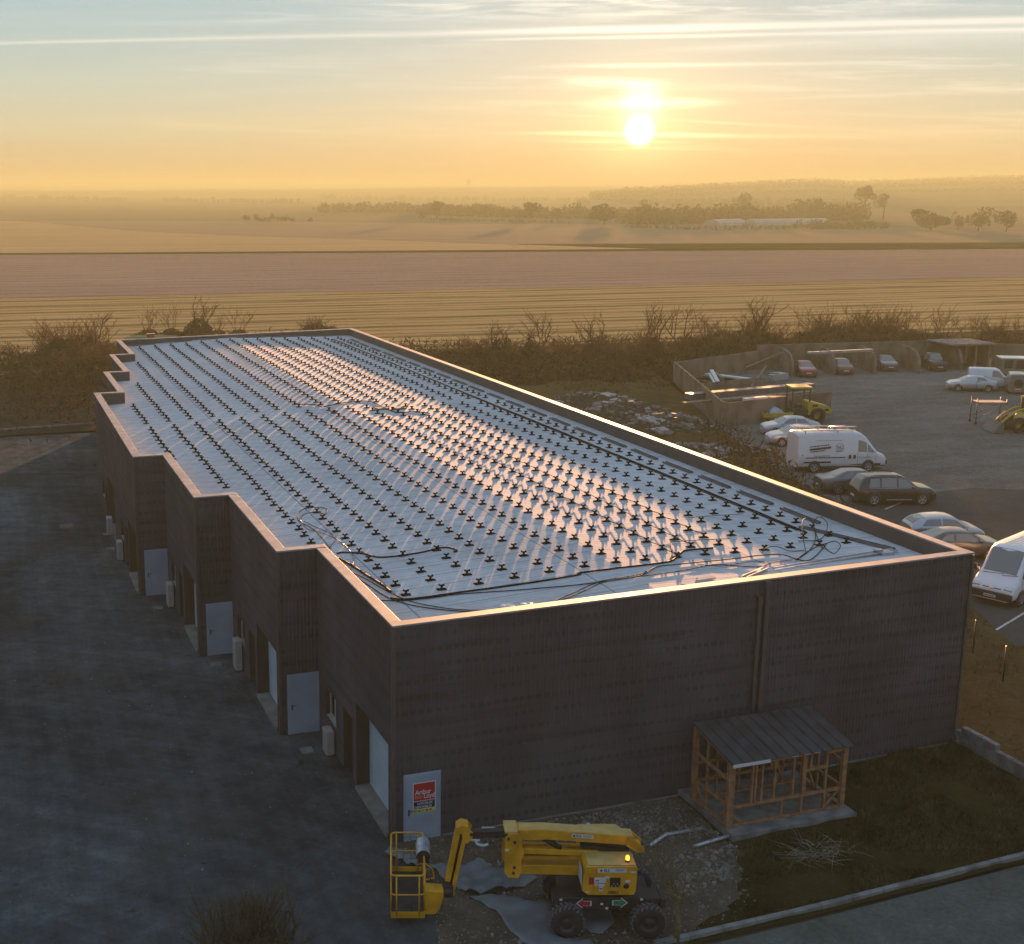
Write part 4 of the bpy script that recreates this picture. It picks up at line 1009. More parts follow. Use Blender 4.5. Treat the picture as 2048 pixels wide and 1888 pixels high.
for x, s in ((SX0, 1), (SX1, -1)):
    beam((x, SY1-.02, mid+.1), (x, SY1-.55, zb+.06), .05, .08, 'brace'); beam((x, SY0+.02, mid), (x, SY0+.5, zb+.06), .05, .08, 'brace')
beam((SX1-.02, SY0+.05, mid), (SX1-.62, SY0+.05, zb+.05), .05, .08, 'brace'); beam((SX0+.03, SY0+.05, zb+.5), (SX0+.5, SY0+.05, zb+.05), .05, .08, 'brace')
for px in (1330, 1400): beam((sxx(px), SY1, mid+.4), (sxx(px)+.3, SY1, zb+.1), .05, .08, 'brace')
for z in (mid, 1.35): beam((SX0, SY1, z), (SX1-.1, SY1, z))
for q in (.2, .4, .6, .8): post(SX0+(SX1-SX0)*q, SY1, zb, bz_, .06, .08, 'stud')
# ribbed roof sheet
mb = MB(); ya, yb2 = -2.78, -.60; xl, xr = SX0-.10, SX1+.14
prof = []; npan = 11; pw = (xr-xl)/npan
for k in range(npan):
    xk_ = xl+k*pw; prof += [(xk_, 0), (xk_+.02, .045), (xk_+.055, .045), (xk_+.075, 0)]
prof.append((xr, 0))
for (a, b) in zip(prof, prof[1:]):
    for dz, fl in ((.02, 0), (0, 1)):
        q = [P3(a[0], ya, zroof(ya)+a[1]+dz), P3(b[0], ya, zroof(ya)+b[1]+dz), P3(b[0], yb2, zroof(yb2)+b[1]+dz), P3(a[0], yb2, zroof(yb2)+a[1]+dz)]
        mb.face(q if not fl else q[::-1])
M['shedroof'] = simple('grey_roof_sheet', (.055, .055, .060), .5, metal=.2, var=.3, scale=2.)
mb.build('roof_sheet', M['shedroof'], sh, fix=False)
mb = MB(); mb.box(P3(xl+.65, ya-.01, zroof(ya)-.02), (1.25, .03, .09)); mb.build('fascia_strip', M['signwhite'], sh)
for q in (.52, .62, .70): 
    mb = MB(); mb.box(P3(xl+(xr-xl)*q, ya+.06, zroof(ya)-.03), (.2, .03, .05)); mb.build('rafter_end', M['signwhite'], sh)

# ---------------------------------------------------------------- low block wall, kerb, bits on the ground
bw = thing('block_wall', 'low grey hollow-block wall stepping down from the right front corner', 'wall', (20.02, 0, .05))
def blocks(y0, y1, z0, z1, nm='course'):
    mb = MB(); y = y0
    while y > y1+.05:
        L = min(.5, y-y1); mb.box((0, y-L/2, (z0+z1)/2), (.2, L-.012, z1-z0-.006))
        y -= .5
    return mb.build(nm, M['concrete'], bw, bevel=.006)
blocks(-.05, -7.0, 0, .2); blocks(-.25, -7.0, .2, .4); b3 = blocks(-.05, -3.3, .4, .6); b4 = blocks(-.30, -1.8, .6, .8)
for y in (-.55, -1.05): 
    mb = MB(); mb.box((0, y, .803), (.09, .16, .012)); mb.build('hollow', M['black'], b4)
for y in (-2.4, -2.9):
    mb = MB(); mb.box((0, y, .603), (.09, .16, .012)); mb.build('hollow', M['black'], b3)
kp0, kp1 = at(1330, 1888), at(2048, 1714); kd = (kp1-kp0).normalized()
kb = MB(); t = -.3; L = (kp1-kp0).length+16
while t < L:
    a = kp0+kd*t; b = kp0+kd*(t+.985); kb.bar((a.x, a.y, gz(a.x)+.05), (b.x, b.y, gz(b.x)+.05), .16, .16); t += 1.0
o = kb.build('kerb', M['concrete'], bevel=.012); o['kind'] = 'structure'
kb = MB(); a, b = at(-400, 889), at(188, 850)
kb.bar((a.x, a.y, .06), (b.x, b.y, .06), .18, .16); o = kb.build('kerb', M['concrete'], bevel=.012); o['kind'] = 'structure'
G3 = lambda x, y: (1260+x/2.544, 1500+y/2.544)
def gutter(px, lab):
    P = [at(*G3(*q), .1) for q in px]; mb = MB(); mb.tube(P, .055, 8); tag(mb.build('gutter_length', M['steel'], fix=False), lab, 'gutter')
gutter(((100, 488), (182, 430), (370, 398)), 'bent grey metal gutter lying on stony soil behind the lift')
gutter(((320, 492), (540, 425)), 'straight grey metal gutter leaning on the slab corner')
p = at(*LZ(735, 205), .08); q = at(*LZ(690, 300), .05)
a, b = at(*LZ(680, 200), .05), at(*LZ(1130, 208), .05)
mb = MB(); mb.bar(a, a+(b-a)*.2, .22, .10); tag(mb.build('plastic_channel', M['signwhite']), 'white plastic channel piece at the front wall foot', 'channel')
mb = MB(); c0 = a+(b-a)*.2; mb.bar(c0, b, .16, .08)
for k in range(26):
    u_ = c0+(b-c0)*((k+.5)/26); mb.box(u_+V((0, 0, .043)), (.035, .12, .012), 1)
tag(mb.build('drain_grating', [M['black'], M['signwhite']]), 'long black slotted drain grating lying along the front wall', 'grating')
P = [at(*LZ(*q), .06) for q in ((610, 268), (668, 270))]; mb = MB(); mb.tube(P, .035, 8); tag(mb.build('plastic_pipe', M['signwhite']), 'short straight white pipe by the jib knuckle', 'pipe')
P = [at(*LZ(*q), .06) for q in ((640, 278), (655, 298), (690, 305), (720, 298))]; mb = MB(); mb.tube(smooth_pts(P), .045, 8); tag(mb.build('plastic_pipe', M['signwhite']), 'curved white pipe by the jib knuckle', 'pipe')
# crumpled plastic sheet under the lift
def sheet_mesh(name, px, label, h=.05, cell=.14, seed=0., fold=.07):
    poly = [at(*LZ(*q)) for q in px]; bm = bmesh.new(); bm.faces.new([bm.verts.new((p.x, p.y, 0)) for p in poly])
    xs = [p.x for p in poly]; ys = [p.y for p in poly]
    t = min(xs)+cell
    while t < max(xs): bmesh.ops.bisect_plane(bm, geom=bm.verts[:]+bm.edges[:]+bm.faces[:], plane_co=(t, 0, 0), plane_no=(1, 0, 0)); t += cell
    t = min(ys)+cell
    while t < max(ys): bmesh.ops.bisect_plane(bm, geom=bm.verts[:]+bm.edges[:]+bm.faces[:], plane_co=(0, t, 0), plane_no=(0, 1, 0)); t += cell
    for q in bm.verts:
        x, y = q.co.x, q.co.y; r = abs(noise.noise(V((x*.8+seed, y*3.2-x, seed))))+.4*abs(noise.noise(V((x*3+seed, y*4, 5+seed))))
        q.co.z = gz(x)+.075+fold*r*2.2
        if q.is_boundary: q.co.z -= .05; q.co.x += .05*noise.noise(V((x*5, y*5, 1))); q.co.y += .05*noise.noise(V((x*5, y*5, 9)))
    for f in bm.faces:
        f.smooth = True
        if f.normal.z < 0: f.normal_flip()
    me = bpy.data.meshes.new(name); bm.to_mesh(me); bm.free(); me.materials.append(M['tarp'])
    return tag(bpy.data.objects.new(name, me), label, 'sheeting')
for nm, px, lab, sd_, fo in (('plastic_sheet', ((330, 455), (520, 455), (700, 470), (840, 495), (1000, 510), (1050, 545), (960, 590), (870, 615), (760, 630), (600, 640), (480, 580), (400, 540)), 'crumpled grey plastic sheet folded behind the lift basket', 1., .16),
                             ('plastic_sheet', ((600, 650), (760, 640), (900, 655), (1010, 690), (1130, 690), (1150, 760), (1160, 880), (1230, 940), (1400, 935), (1440, 985), (1340, 1010), (1100, 1010), (960, 960), (860, 880), (790, 760)), 'wide flat grey plastic sheet spread before the lift', 2., .035),
                             ('plastic_sheet', ((1250, 700), (1480, 690), (1550, 760), (1565, 830), (1490, 900), (1400, 900), (1330, 830)), 'rounded grey plastic sheet between the lift wheels', 3., .03),
                             ('plastic_sheet', ((60, 340), (140, 350), (250, 410), (330, 440), (300, 460), (180, 440), (80, 400), (30, 380)), 'torn pale plastic strip left of the lift basket', 4., .12)):
    o = sheet_mesh(nm, px, lab, seed=sd_, fold=fo); COL.objects.link(o)
# loose stones
def rocks(name, spots, mats, label, kind='stuff', cat='stones'):
    mb = MB()
    for (x, y, z, s) in spots:
        base = len(mb.v); k = rnd.choice((5, 6)); a0 = rnd.uniform(0, 6)
        hh = s*rnd.uniform(.4, .8); mi = rnd.randrange(len(mats))
        for q in range(k): a = a0+2*pi*q/k; r_ = s*rnd.uniform(.7, 1.2); mb.v.append((x+r_*cos(a), y+r_*sin(a)*.8, z-.02))
        for q in range(k): a = a0+.3+2*pi*q/k; r_ = s*rnd.uniform(.4, .75); mb.v.append((x+r_*cos(a), y+r_*sin(a)*.8, z+hh*rnd.uniform(.7, 1.1)))
        for q in range(k):
            j = (q+1) % k; mb.f.append((base+q, base+j, base+k+j, base+k+q)); mb.m.append(mi); mb.sm.append(False)
        mb.f.append(tuple(base+k+q for q in range(k))); mb.m.append(mi); mb.sm.append(False)
    o = mb.build(name, mats, fix=False); return tag(o, label, cat, None, kind)
def inpoly(x, y, P):
    c = False
    for i in range(len(P)):
        (x1_, y1_), (x2_, y2_) = P[i-1], P[i]
        if (y1_ > y) != (y2_ > y) and x < (x2_-x1_)*(y-y1_)/(y2_-y1_)+x1_: c = not c
    return c
def scatter(P, n_, f):
    xs = [p[0] for p in P]; ys = [p[1] for p in P]; out = []
    while len(out) < n_:
        x, y = rnd.uniform(min(xs), max(xs)), rnd.uniform(min(ys), max(ys))
        if inpoly(x, y, P): out.append((x, y, gz(x)+.03, f()))
    return out
soilP = [(-1.2, -7.3), (5.2, -7.0), (8.2, -6.0), (9.3, -3.3), (9.2, -.15), (.3, -.15), (.4, -2.2)]
S1 = scatter(soilP, 1500, lambda: abs(rnd.gauss(0, .025))+.012)+scatter([(5.2, -2.6), (9.2, -2.4), (9.2, -.2), (3, -.2), (2, -1.2)], 900, lambda: abs(rnd.gauss(0, .03))+.018)+scatter([(6.4, -5.2), (8.4, -4.6), (9.2, -3.2), (7, -3)], 500, lambda: abs(rnd.gauss(0, .04))+.02)
rocks('gravel', S1, [M['stone'], M['stone'], M['concrete_dark']], 'pale stones littering the soil round the lift')
rocks('gravel', scatter([(-14, -12), (-1.2, -9), (-.3, -.5), (-.3, 20), (-14, 20)], 260, lambda: abs(rnd.gauss(0, .016))+.008), [M['concrete_dark'], M['stone']], 'tiny loose stones on the dark yard')
# lawn blades
def grass(name, P, n_, h, mat, label):
    mb = MB()
    for x, y, z, s in scatter(P, n_, lambda: 1):
        c = noise.noise(V((x*.6, y*.6, 2)))
        if c < -.25: continue
        hh = h*rnd.uniform(.5, 1.3)*(1+.8*c); a = rnd.uniform(0, pi); w = rnd.uniform(.012, .03); l_ = rnd.uniform(-.6, .6)*hh, rnd.uniform(-.6, .6)*hh
        zz = gz(x)+.01+.06*max(0, noise.noise(V((x*.7, y*.7, 3)))+.35)
        mb.face([(x-w*cos(a), y-w*sin(a), zz), (x+w*cos(a), y+w*sin(a), zz), (x+l_[0], y+l_[1], zz+hh)])
    o = mb.build(name, mat, fix=False); return tag(o, label, 'grass', None, 'stuff')
M['blade'] = simple('lawn_blades', (.075, .066, .030), .95, var=.55, scale=.8, use='pos', spec=0.)
M['blade2'] = simple('dry_blades', (.13, .088, .042), .95, var=.4, scale=.6, use='pos', spec=0.)
grass('grass', [(7.0, -6.6), (20, -6.4), (30, -6.1), (30, -2.7), (19.8, -2.5), (19.8, -.1), (13.8, -.1), (13.8, -3.2), (9.4, -3.3), (8.2, -5.6)], 30000, .15, M['blade'], 'short olive lawn between the front wall and kerb')
grass('dry_grass', [(20.2, -2.3), (36, -2.3), (29, 6.4), (30.4, 10), (33.6, 20), (37, 29), (39, 38), (42.5, 50), (40, 58), (20.2, 20)], 16000, .22, M['blade2'], 'dry straw grass on the verge right of the warehouse')
# ---------------------------------------------------------------- vehicles
def lerp_st(st, x):
    for a, b in zip(st, st[1:]):
        if x <= b[0]:
            t = (x-a[0])/(b[0]-a[0]) if b[0] > a[0] else 0
            return [p+(q-p)*t for p, q in zip(a, b)]
    return list(st[-1])
def make_car(name, label, cat, loc, heading, st, paint_, wheels, wr, ww, side_win, fwin, rwin, z0=.22, spokes=True, group=None, lights=True, plate=True, dark_sill=True, tint='carglass'):
    """st: stations (x, half width, belt z, roof z, half width of roof, front to back ascending x = forward)"""
    t = thing(name, label, cat, loc, heading, group)
    fine = []
    xs = [s[0] for s in st]; x = xs[0]
    allx = sorted(set(xs+[xs[0]+(xs[-1]-xs[0])*i/36 for i in range(37)]))
    mb = MB()
    def smooth(x):
        a = [0]*5; k = [(-.10, 1), (-.05, 2), (0, 3), (.05, 2), (.10, 1)]
        for dx, w in k:
            q = lerp_st(st, min(max(x+dx, xs[0]), xs[-1]))
            for j in range(5): a[j] += q[j]*w/9
        a[0] = x; return a
    def ring(x):
        _, w, zb, zt, wt = smooth(x)
        h = [(0, z0), (w*.82, z0), (w*.95, z0+.08), (w*.99, z0+.25*(zb-z0)), (w, z0+.55*(zb-z0)), (w*.985, z0+.85*(zb-z0)), (w*.95, zb), (wt+(w*.95-wt)*.12, zb+(zt-zb)*.86), (wt*.93, zb+(zt-zb)*.965), (wt*.6, zt), (0, zt+.012)]
        return h
    for x in allx:
        h = ring(x)
        pts = [(x, -y, z) for y, z in h]+[(x, y, z) for y, z in h[-2:0:-1]]
        fine.append(pts)
    nr = len(fine[0]); b = 0
    for p in fine: mb.v += p
    for i in range(len(fine)-1):
        for k in range(nr):
            a = i*nr+k; c = i*nr+(k+1) % nr
            mb.f.append((a, c, c+nr, a+nr)); mb.m.append(0 if 1 < k < nr-2 or not dark_sill else 1); mb.sm.append(True)
    mb.f.append(tuple(range(nr))); mb.f.append(tuple(range((len(fine)-1)*nr+nr-1, (len(fine)-1)*nr-1, -1))); mb.m += [0, 0]; mb.sm += [False, False]
    sx_ = sorted({w_[0]-.05 for w_ in side_win}|{w_[1]+.05 for w_ in side_win if w_[5] == 0})[:3]+([side_win[-1][1]+.02] if side_win else [])
    for x in sx_:
        h = ring(x)[2:7]; h2 = ring(x+.018)[2:7]
        for sgn in (-1, 1):
            for (p, q), (p2, q2) in zip(zip(h, h[1:]), zip(h2, h2[1:])):
                mb.face([(x, sgn*(p[0]+.004), p[1]), (x+.018, sgn*(p2[0]+.004), p2[1]), (x+.018, sgn*(q2[0]+.004), q2[1]), (x, sgn*(q[0]+.004), q[1])], 1)
    body = mb.build('body', [M[paint_], M['black']], t)
    for sgn in (-1, 1):
        if side_win:
            xm = side_win[-1][1]-.12; w_ = smooth(xm)
            e = MB(); e.box((xm, sgn*(w_[1]+.10), w_[2]+.10), (.12, .2, .13)); e.build('mirror', M[paint_], t, bevel=.03)
            for wdw in side_win[-2:]:
                xh = wdw[0]+.12; w_ = smooth(xh)
                e = MB(); e.box((xh, sgn*(w_[1]*.99+.012), w_[2]-.10), (.18, .025, .03)); e.build('door_handle', M[paint_], t)
    def side_pt(x, tt, sgn, off=.012):
        _, w, zb, zt, wt = smooth(x)
        y = w*.95+(wt-w*.95)*(tt*.88/.86 if tt < .86 else 1)*.86
        y = (w*.95)+((wt+(w*.95-wt)*.12)-(w*.95))*min(tt/.86, 1.)
        return V((x, sgn*(y+off), zb+(zt-zb)*tt))
    for sgn in (-1, 1):
        for (xa, xb, ta, tb, sa, sb) in side_win:       # sa, sb: slant of the ends
            w_ = MB(); n_ = 6
            for i in range(n_):
                q = []
                for (fx, tt) in ((i/n_, ta), ((i+1)/n_, ta), ((i+1)/n_, tb), (i/n_, tb)):
                    lo, hi = (xa, xb) if tt == ta else (xa+sa, xb+sb)
                    q.append(side_pt(lo+(hi-lo)*fx, tt, sgn))
                w_.face(q, 0, True)
            w_.build('side_window', M[tint], t, fix=False)
    def top_pt(x, s, off=.014):
        _, w, zb, zt, wt = smooth(x); a = abs(s)
        y = s*wt*.95; z = zt-(max(0, a-.6)/.4)**1.5*(zt-zb)*.035
        return V((x, y, z+off))
    for nm, win in (('windshield', fwin), ('rear_window', rwin)):
        if not win: continue
        xa, xb, s = win; w_ = MB()
        for i in range(6):
            for j in range(6):
                w_.face([top_pt(xa+(xb-xa)*(i+di)/6, s*(-1+2*(j+dj)/6)) for di, dj in ((0, 0), (1, 0), (1, 1), (0, 1))], 0, True)
        w_.build(nm, M[tint], t, fix=False)
    for (wx, wy) in [(wheels[0], -1), (wheels[0], 1), (wheels[1], -1), (wheels[1], 1)]:
        y = wy*(smooth(wx)[1]-ww*.42)
        a = MB(); a.lathe([(wr*1.16, -ww*.3), (wr*1.16, ww*.44), (0, ww*.445)] if wy > 0 else [(wr*1.16, ww*.3), (wr*1.16, -ww*.44), (0, -ww*.445)], (wx, y, wr+.04), 'Y', 24); a.build('wheel_arch', M['black'], t)
        a = MB(); a.lathe([(wr*.62, -ww*.5), (wr*.92, -ww*.5), (wr, -ww*.36), (wr, ww*.36), (wr*.92, ww*.5), (wr*.62, ww*.5)], (wx, y, wr), 'Y', 28)
        wo = a.build('wheel', M['rubber'], t)
        r_ = MB(); s_ = wy; r_.lathe([(wr*.66, s_*ww*.50), (wr*.60, s_*ww*.52), (wr*.56, s_*ww*.40)], (wx, y, wr), 'Y', 28)
        r_.lathe([(0, s_*ww*.52), (wr*.14, s_*ww*.52), (wr*.16, s_*ww*.42)], (wx, y, wr), 'Y', 14)
        r_.lathe([(0, s_*ww*.36), (wr*.58, s_*ww*.36)], (wx, y, wr), 'Y', 24, 1)
        for q in range(5):
            an = 2*pi*q/5+.3; R_ = Matrix.Rotation(an, 3, 'Y')
            r_.box(V((wx, y+s_*ww*.45, wr))+R_ @ V((wr*.36, 0, 0)), (wr*.5, ww*.12, wr*.17), 0, M=R_)
        r_.build('rim', [M['alu'], M['black']], wo)
    def front_pt(s, f_, x_in):   # on the front or rear face near the corner
        e = smooth(x_in); return e
    if lights:
        for end, nm, mt in ((1, 'headlight', 'headlight'), (-1, 'taillight', 'taillight')):
            xe = xs[-1] if end > 0 else xs[0]
            for sgn in (-1, 1):
                mb = MB(); e = smooth(xe-end*.10); e0 = smooth(xe-end*.32)
                zl = e[2]-.10 if end > 0 else e[2]-.14
                A = [V((xe-end*.03, sgn*e[1]*.60, zl-.09)), V((xe-end*.06, sgn*e[1]*.86, zl-.08)), V((xe-end*.36, sgn*(e0[1]+.008), zl)), V((xe-end*.36, sgn*(e0[1]+.004), zl+.09)), V((xe-end*.08, sgn*e[1]*.84, zl+.06)), V((xe-end*.04, sgn*e[1]*.60, zl+.05))]
                for q in A: q.x += end*.035
                mb.face([A[0], A[1], A[4], A[5]]); mb.face([A[1], A[2], A[3], A[4]])
                mb.build(nm, M[mt], t, fix=False)
    if plate:
        for end in (1, -1):
            xe = xs[-1] if end > 0 else xs[0]
            mb = MB(); mb.box((xe+end*.012, 0, z0+.26), (.02, .5, .11)); mb.build('number_plate', M['signwhite'], t)
    return t
def deg(a): return radians(a)
HD = deg(-17)
hv = V((cos(HD), sin(HD), 0)); nv = V((-sin(HD), cos(HD), 0))
def G2(v, z=None): return (v.x, v.y, gz(v.x) if z is None else z)
SUV = [(-2.38, .80, .80, .86, .70), (-2.30, .93, .98, 1.06, .74), (-2.10, .965, 1.02, 1.50, .64), (-1.85, .965, 1.03, 1.68, .66), (-.8, .965, 1.04, 1.75, .68), (.2, .965, 1.03, 1.72, .67), (.55, .965, 1.02, 1.60, .66), (1.05, .965, 1.01, 1.18, .74), (1.25, .96, 1.0, 1.08, .78), (2.0, .93, .92, 1.0, .76), (2.28, .84, .80, .86, .66), (2.38, .68, .62, .70, .5)]
rw = at(1746.5, 1011)
suvp = rw+hv*1.43+nv*.86
suv = make_car('suv', 'dark anthracite off road wagon parked side-on beyond the right roof edge', 'car', G2(suvp), HD, SUV, 'p_black', (-1.43, 1.43), .37, .25,
               [(-1.78, -1.12, .1, .82, .12, 0), (-1.02, -.12, .08, .84, 0, 0), (-.02, .92, .08, .84, 0, -.36)], (.52, 1.08, .86), (-2.12, -1.92, .84))
mb = MB(); mb.bar((-.72, -1.0, .38), (.78, -1.0, .38), .1, .05); mb.build('side_step', M['alu'], suv)
mb = MB()
for s_ in (-1, 1): mb.tube([(-1.6, s_*.60, 1.70), (-1.4, s_*.62, 1.78), (-.1, s_*.63, 1.78), (.2, s_*.62, 1.70)], .02, 6)
mb.build('roof_rail', M['darkmetal'], suv)
mb = MB()
for s_ in (-1, 1): mb.tube([(-1.8, s_*.945, 1.06), (0, s_*.955, 1.07), (1.0, s_*.955, 1.045)], .013, 4)
mb.build('window_trim', M['chrome'], suv)
SED = [(-2.35, .70, .80, .86, .55), (-2.25, .86, .93, .98, .68), (-1.65, .90, .96, 1.04, .70), (-1.45, .90, .96, 1.10, .68), (-.75, .90, .96, 1.40, .58), (-.2, .90, .95, 1.44, .58), (.3, .90, .94, 1.42, .58), (.55, .90, .93, 1.34, .58), (1.15, .89, .92, .99, .72), (1.3, .88, .91, .95, .74), (2.0, .86, .82, .86, .7), (2.25, .74, .70, .74, .58), (2.35, .6, .58, .62, .45)]
sedw = [(-1.2, -.42, .12, .8, .42, 0), (-.34, .95, .10, .82, 0, -.52)]
sp = suvp+nv*2.7-hv*1.15
make_car('sedan', 'slate grey sedan between the anthracite wagon and the lettered van', 'car', G2(sp), HD, SED, 'p_grey', (-1.38, 1.38), .32, .21, sedw, (.5, 1.15, .88), (-1.5, -.72, .86))
# panel van with lettering
VAN = [(-3.1, .90, 1.25, 2.45, .78), (-3.0, 1.0, 1.3, 2.62, .82), (-1.0, 1.0, 1.32, 2.66, .82), (1.15, 1.0, 1.32, 2.60, .80), (1.5, 1.0, 1.30, 2.42, .76), (2.15, .99, 1.28, 1.62, .76), (2.35, .97, 1.22, 1.32, .80), (2.85, .93, 1.05, 1.12, .74), (3.05, .85, .85, .92, .66), (3.1, .7, .6, .66, .5)]
HV = deg(-13); hh = V((cos(HV), sin(HV), 0)); nn = V((-sin(HV), cos(HV), 0))
vp = at(1596, 934, .42); vp = vp+hh*3.05+nn*.98
van = make_car('panel_van', 'white high-roofed panel van with sign lettering and roof bars parked among cars', 'van', G2(vp), HV, VAN, 'p_white', (-1.95, 1.75), .36, .24,
               [(1.02, 1.62, .03, .62, 0, -.02), (1.68, 2.22, .03, .60, 0, -.36)], (1.5, 2.2, .88), None, z0=.34)
tx = MB(); ys = -1.035
def dash(x, z, L, h, mi=0, sl=0.): tx.face([(x, ys, z), (x+L, ys, z+sl*L), (x+L, ys, z+h+sl*L), (x, ys, z+h)], mi)
def dashes(x, z, L, h, mi=0, sl=0.):
    q = x
    while q < x+L:
        w_ = rnd.uniform(.05, .16); dash(q, z+sl*(q-x), min(w_, x+L-q), h, mi, sl); q += w_+rnd.uniform(.02, .04)
dashes(-2.35, 1.72, 1.35, .07, 0, .10); dash(-2.35, 1.50, 1.45, .13, 1, .10); dashes(-2.3, 1.38, 1.0, .06, 0, .10)
dash(-2.05, 1.12, 1.1, .035, 1); dashes(-2.6, .98, 2.7, .075, 0); dash(-2.7, .66, 1.85, .11, 2)
dashes(-2.0, 2.15, 1.8, .03, 3)
dash(-.55, 1.42, .45, .045, 0)
tx.tube([(-.52, ys, 1.62), (-.40, ys, 1.55), (-.33, ys, 1.64), (-.38, ys, 1.78), (-.50, ys, 1.80), (-.53, ys, 1.68), (-.36, ys, 1.68)], .016, 4, 0)
tx.tube([(-.27, ys, 1.82), (-.27, ys, 1.60), (-.18, ys, 1.56), (-.10, ys, 1.62), (-.10, ys, 1.82), (-.10, ys, 1.52), (-.02, ys, 1.58)], .016, 4, 0)
tx.tube([(-.60, ys, 1.80), (-.32, ys, 2.0), (-.03, ys, 1.80)], .012, 4, 0)
for x in (.35, .66): tx.face([(x, ys, .92), (x+.17, ys, .92), (x+.17, ys, 1.16), (x, ys, 1.16)], 2)
dashes(.95, .98, .95, .04, 3)
tx.build('lettering', [M['black'], simple('sign_maroon', (.09, .03, .03), .5, var=0), M['black'], M['concrete']], van, fix=False)
mb = MB()
for x in (-2.6, -1.5, -.4, .6): mb.bar((x, -.80, 2.76), (x, .80, 2.76), .05, .05)
for s_ in (-.76, .76): mb.bar((-2.8, s_, 2.80), (.8, s_, 2.80), .05, .05)
for x in (-2.6, -.4): 
    for s_ in (-.76, .76): mb.box((x, s_, 2.70), (.05, .05, .16))
mb.build('roof_rack', M['steel'], van)
mb = MB(); mb.tube([(-.6, .3, 2.84), (1.3, .3, 2.82)], .04, 6); mb.tube([(-.6, .12, 2.84), (1.3, .12, 2.82)], .04, 6); mb.build('roof_ladder', M['alu'], van)
mb = MB(); mb.box((2.95, 0, .62), (.34, 1.7, .26)); mb.bar((-2.95, -.9, .62), (2.6, -.99, .5), .03, .12); mb.build('bumper', M['black'], van, bevel=.03)
# two pale saloons nose to the left
CAR2 = [(-2.15, .72, .82, .90, .55), (-2.05, .87, .95, 1.02, .64), (-1.75, .89, .97, 1.10, .64), (-1.0, .89, .97, 1.38, .58), (-.2, .89, .96, 1.45, .58), (.2, .89, .95, 1.42, .58), (.5, .89, .93, 1.30, .6), (1.1, .88, .91, .97, .74), (1.7, .86, .84, .88, .70), (2.05, .76, .72, .76, .58), (2.15, .6, .58, .62, .45)]
HA = deg(163)
pa = at(1579, 851, .7); pb = at(1592, 870, .7)
make_car('saloon_car', 'pale silver saloon nearest the yellow roller, nose to the left', 'car', G2(pa), HA, CAR2, 'p_silver', (-1.3, 1.3), .31, .2, [(-1.25, -.3, .12, .8, .35, 0), (-.24, .9, .1, .8, 0, -.5)], (.42, 1.1, .88), (-1.72, -.98, .86))
make_car('saloon_car', 'pale silver saloon half hidden behind the lettered van roof', 'car', G2(pb), HA, CAR2, 'p_silver', (-1.3, 1.3), .31, .2, [(-1.25, -.3, .12, .8, .35, 0), (-.24, .9, .1, .8, 0, -.5)], (.42, 1.1, .88), (-1.72, -.98, .86))
HAT = [(-1.95, .72, .85, .95, .55), (-1.85, .86, 1.0, 1.08, .62), (-1.55, .88, 1.0, 1.34, .58), (-1.0, .88, 1.0, 1.46, .58), (-.2, .88, .98, 1.5, .58), (.25, .88, .96, 1.46, .58), (.5, .88, .95, 1.36, .58), (1.1, .87, .93, 1.0, .72), (1.6, .84, .84, .88, .68), (1.9, .74, .7, .74, .56), (1.98, .6, .56, .6, .45)]
hw = [(-1.45, -.42, .12, .8, .3, 0), (-.34, .9, .1, .8, 0, -.48)]
pc = at(1886, 1046, 1.0); pd = at(1912, 1072, 1.05)
HC = deg(-18)
make_car('hatchback', 'silver hatchback peeking over the right parapet, farther of the two', 'car', G2(pc), HC, HAT, 'p_silver', (-1.25, 1.25), .3, .2, hw, (.45, 1.08, .88), (-1.82, -1.2, .86))
cd_ = make_car('hatchback', 'dark brown-grey estate by the white van front behind the right parapet', 'car', G2(pd), HC, SED, 'p_steel', (-1.38, 1.38), .32, .21, sedw, (.5, 1.15, .88), (-1.5, -.72, .86))
cd_['label'] = 'steel grey car beside the big white van, nearer than the silver hatchback'
# big white van facing us at the right edge
BV = [(-2.75, .95, 1.2, 2.3, .8), (-2.6, 1.0, 1.25, 2.42, .85), (.9, 1.0, 1.25, 2.44, .84), (1.25, 1.0, 1.24, 2.34, .80), (1.95, 1.0, 1.20, 1.42, .82), (2.1, .99, 1.15, 1.24, .82), (2.6, .95, .88, .94, .78), (2.75, .9, .66, .72, .7)]
HB = deg(203); hb = V((cos(HB), sin(HB), 0))
bp = at(1979, 1197.6, .32)-hb*2.78
bv = make_car('delivery_van', 'big white van facing the camera at the right picture edge', 'van', G2(bp), HB, BV, 'p_white2', (-1.75, 1.85), .34, .22, [(.75, 1.85, .06, .62, 0, -.35)], (1.22, 1.98, .93), None, z0=.3, lights=False, plate=False, dark_sill=False)
mb = MB(); mb.box((2.72, 0, .52), (.2, 1.86, .34)); mb.build('bumper', M['darkmetal'], bv, bevel=.05)
mb = MB(); mb.box((2.83, 0, .50), (.02, .52, .12)); pl_ = mb.build('number_plate', M['signwhite'], bv)
mb = MB()
for q in range(7): mb.box((2.842, -.20+q*.066, .50), (.006, .035, .07))
mb.build('plate_characters', M['black'], pl_)
for s_ in (-1, 1):
    mb = MB(); mb.box((2.58, s_*.70, .84), (.22, .34, .20), M=Matrix.Rotation(.45, 3, 'Y')); mb.build('headlight', M['headlight'], bv, bevel=.02)
    mb = MB(); mb.tube([(1.78, s_*1.0, 1.28), (1.80, s_*1.16, 1.30)], .03, 6); mb.box((1.80, s_*1.2, 1.38), (.1, .2, .3)); mb.build('mirror', M['black'], bv, bevel=.03)
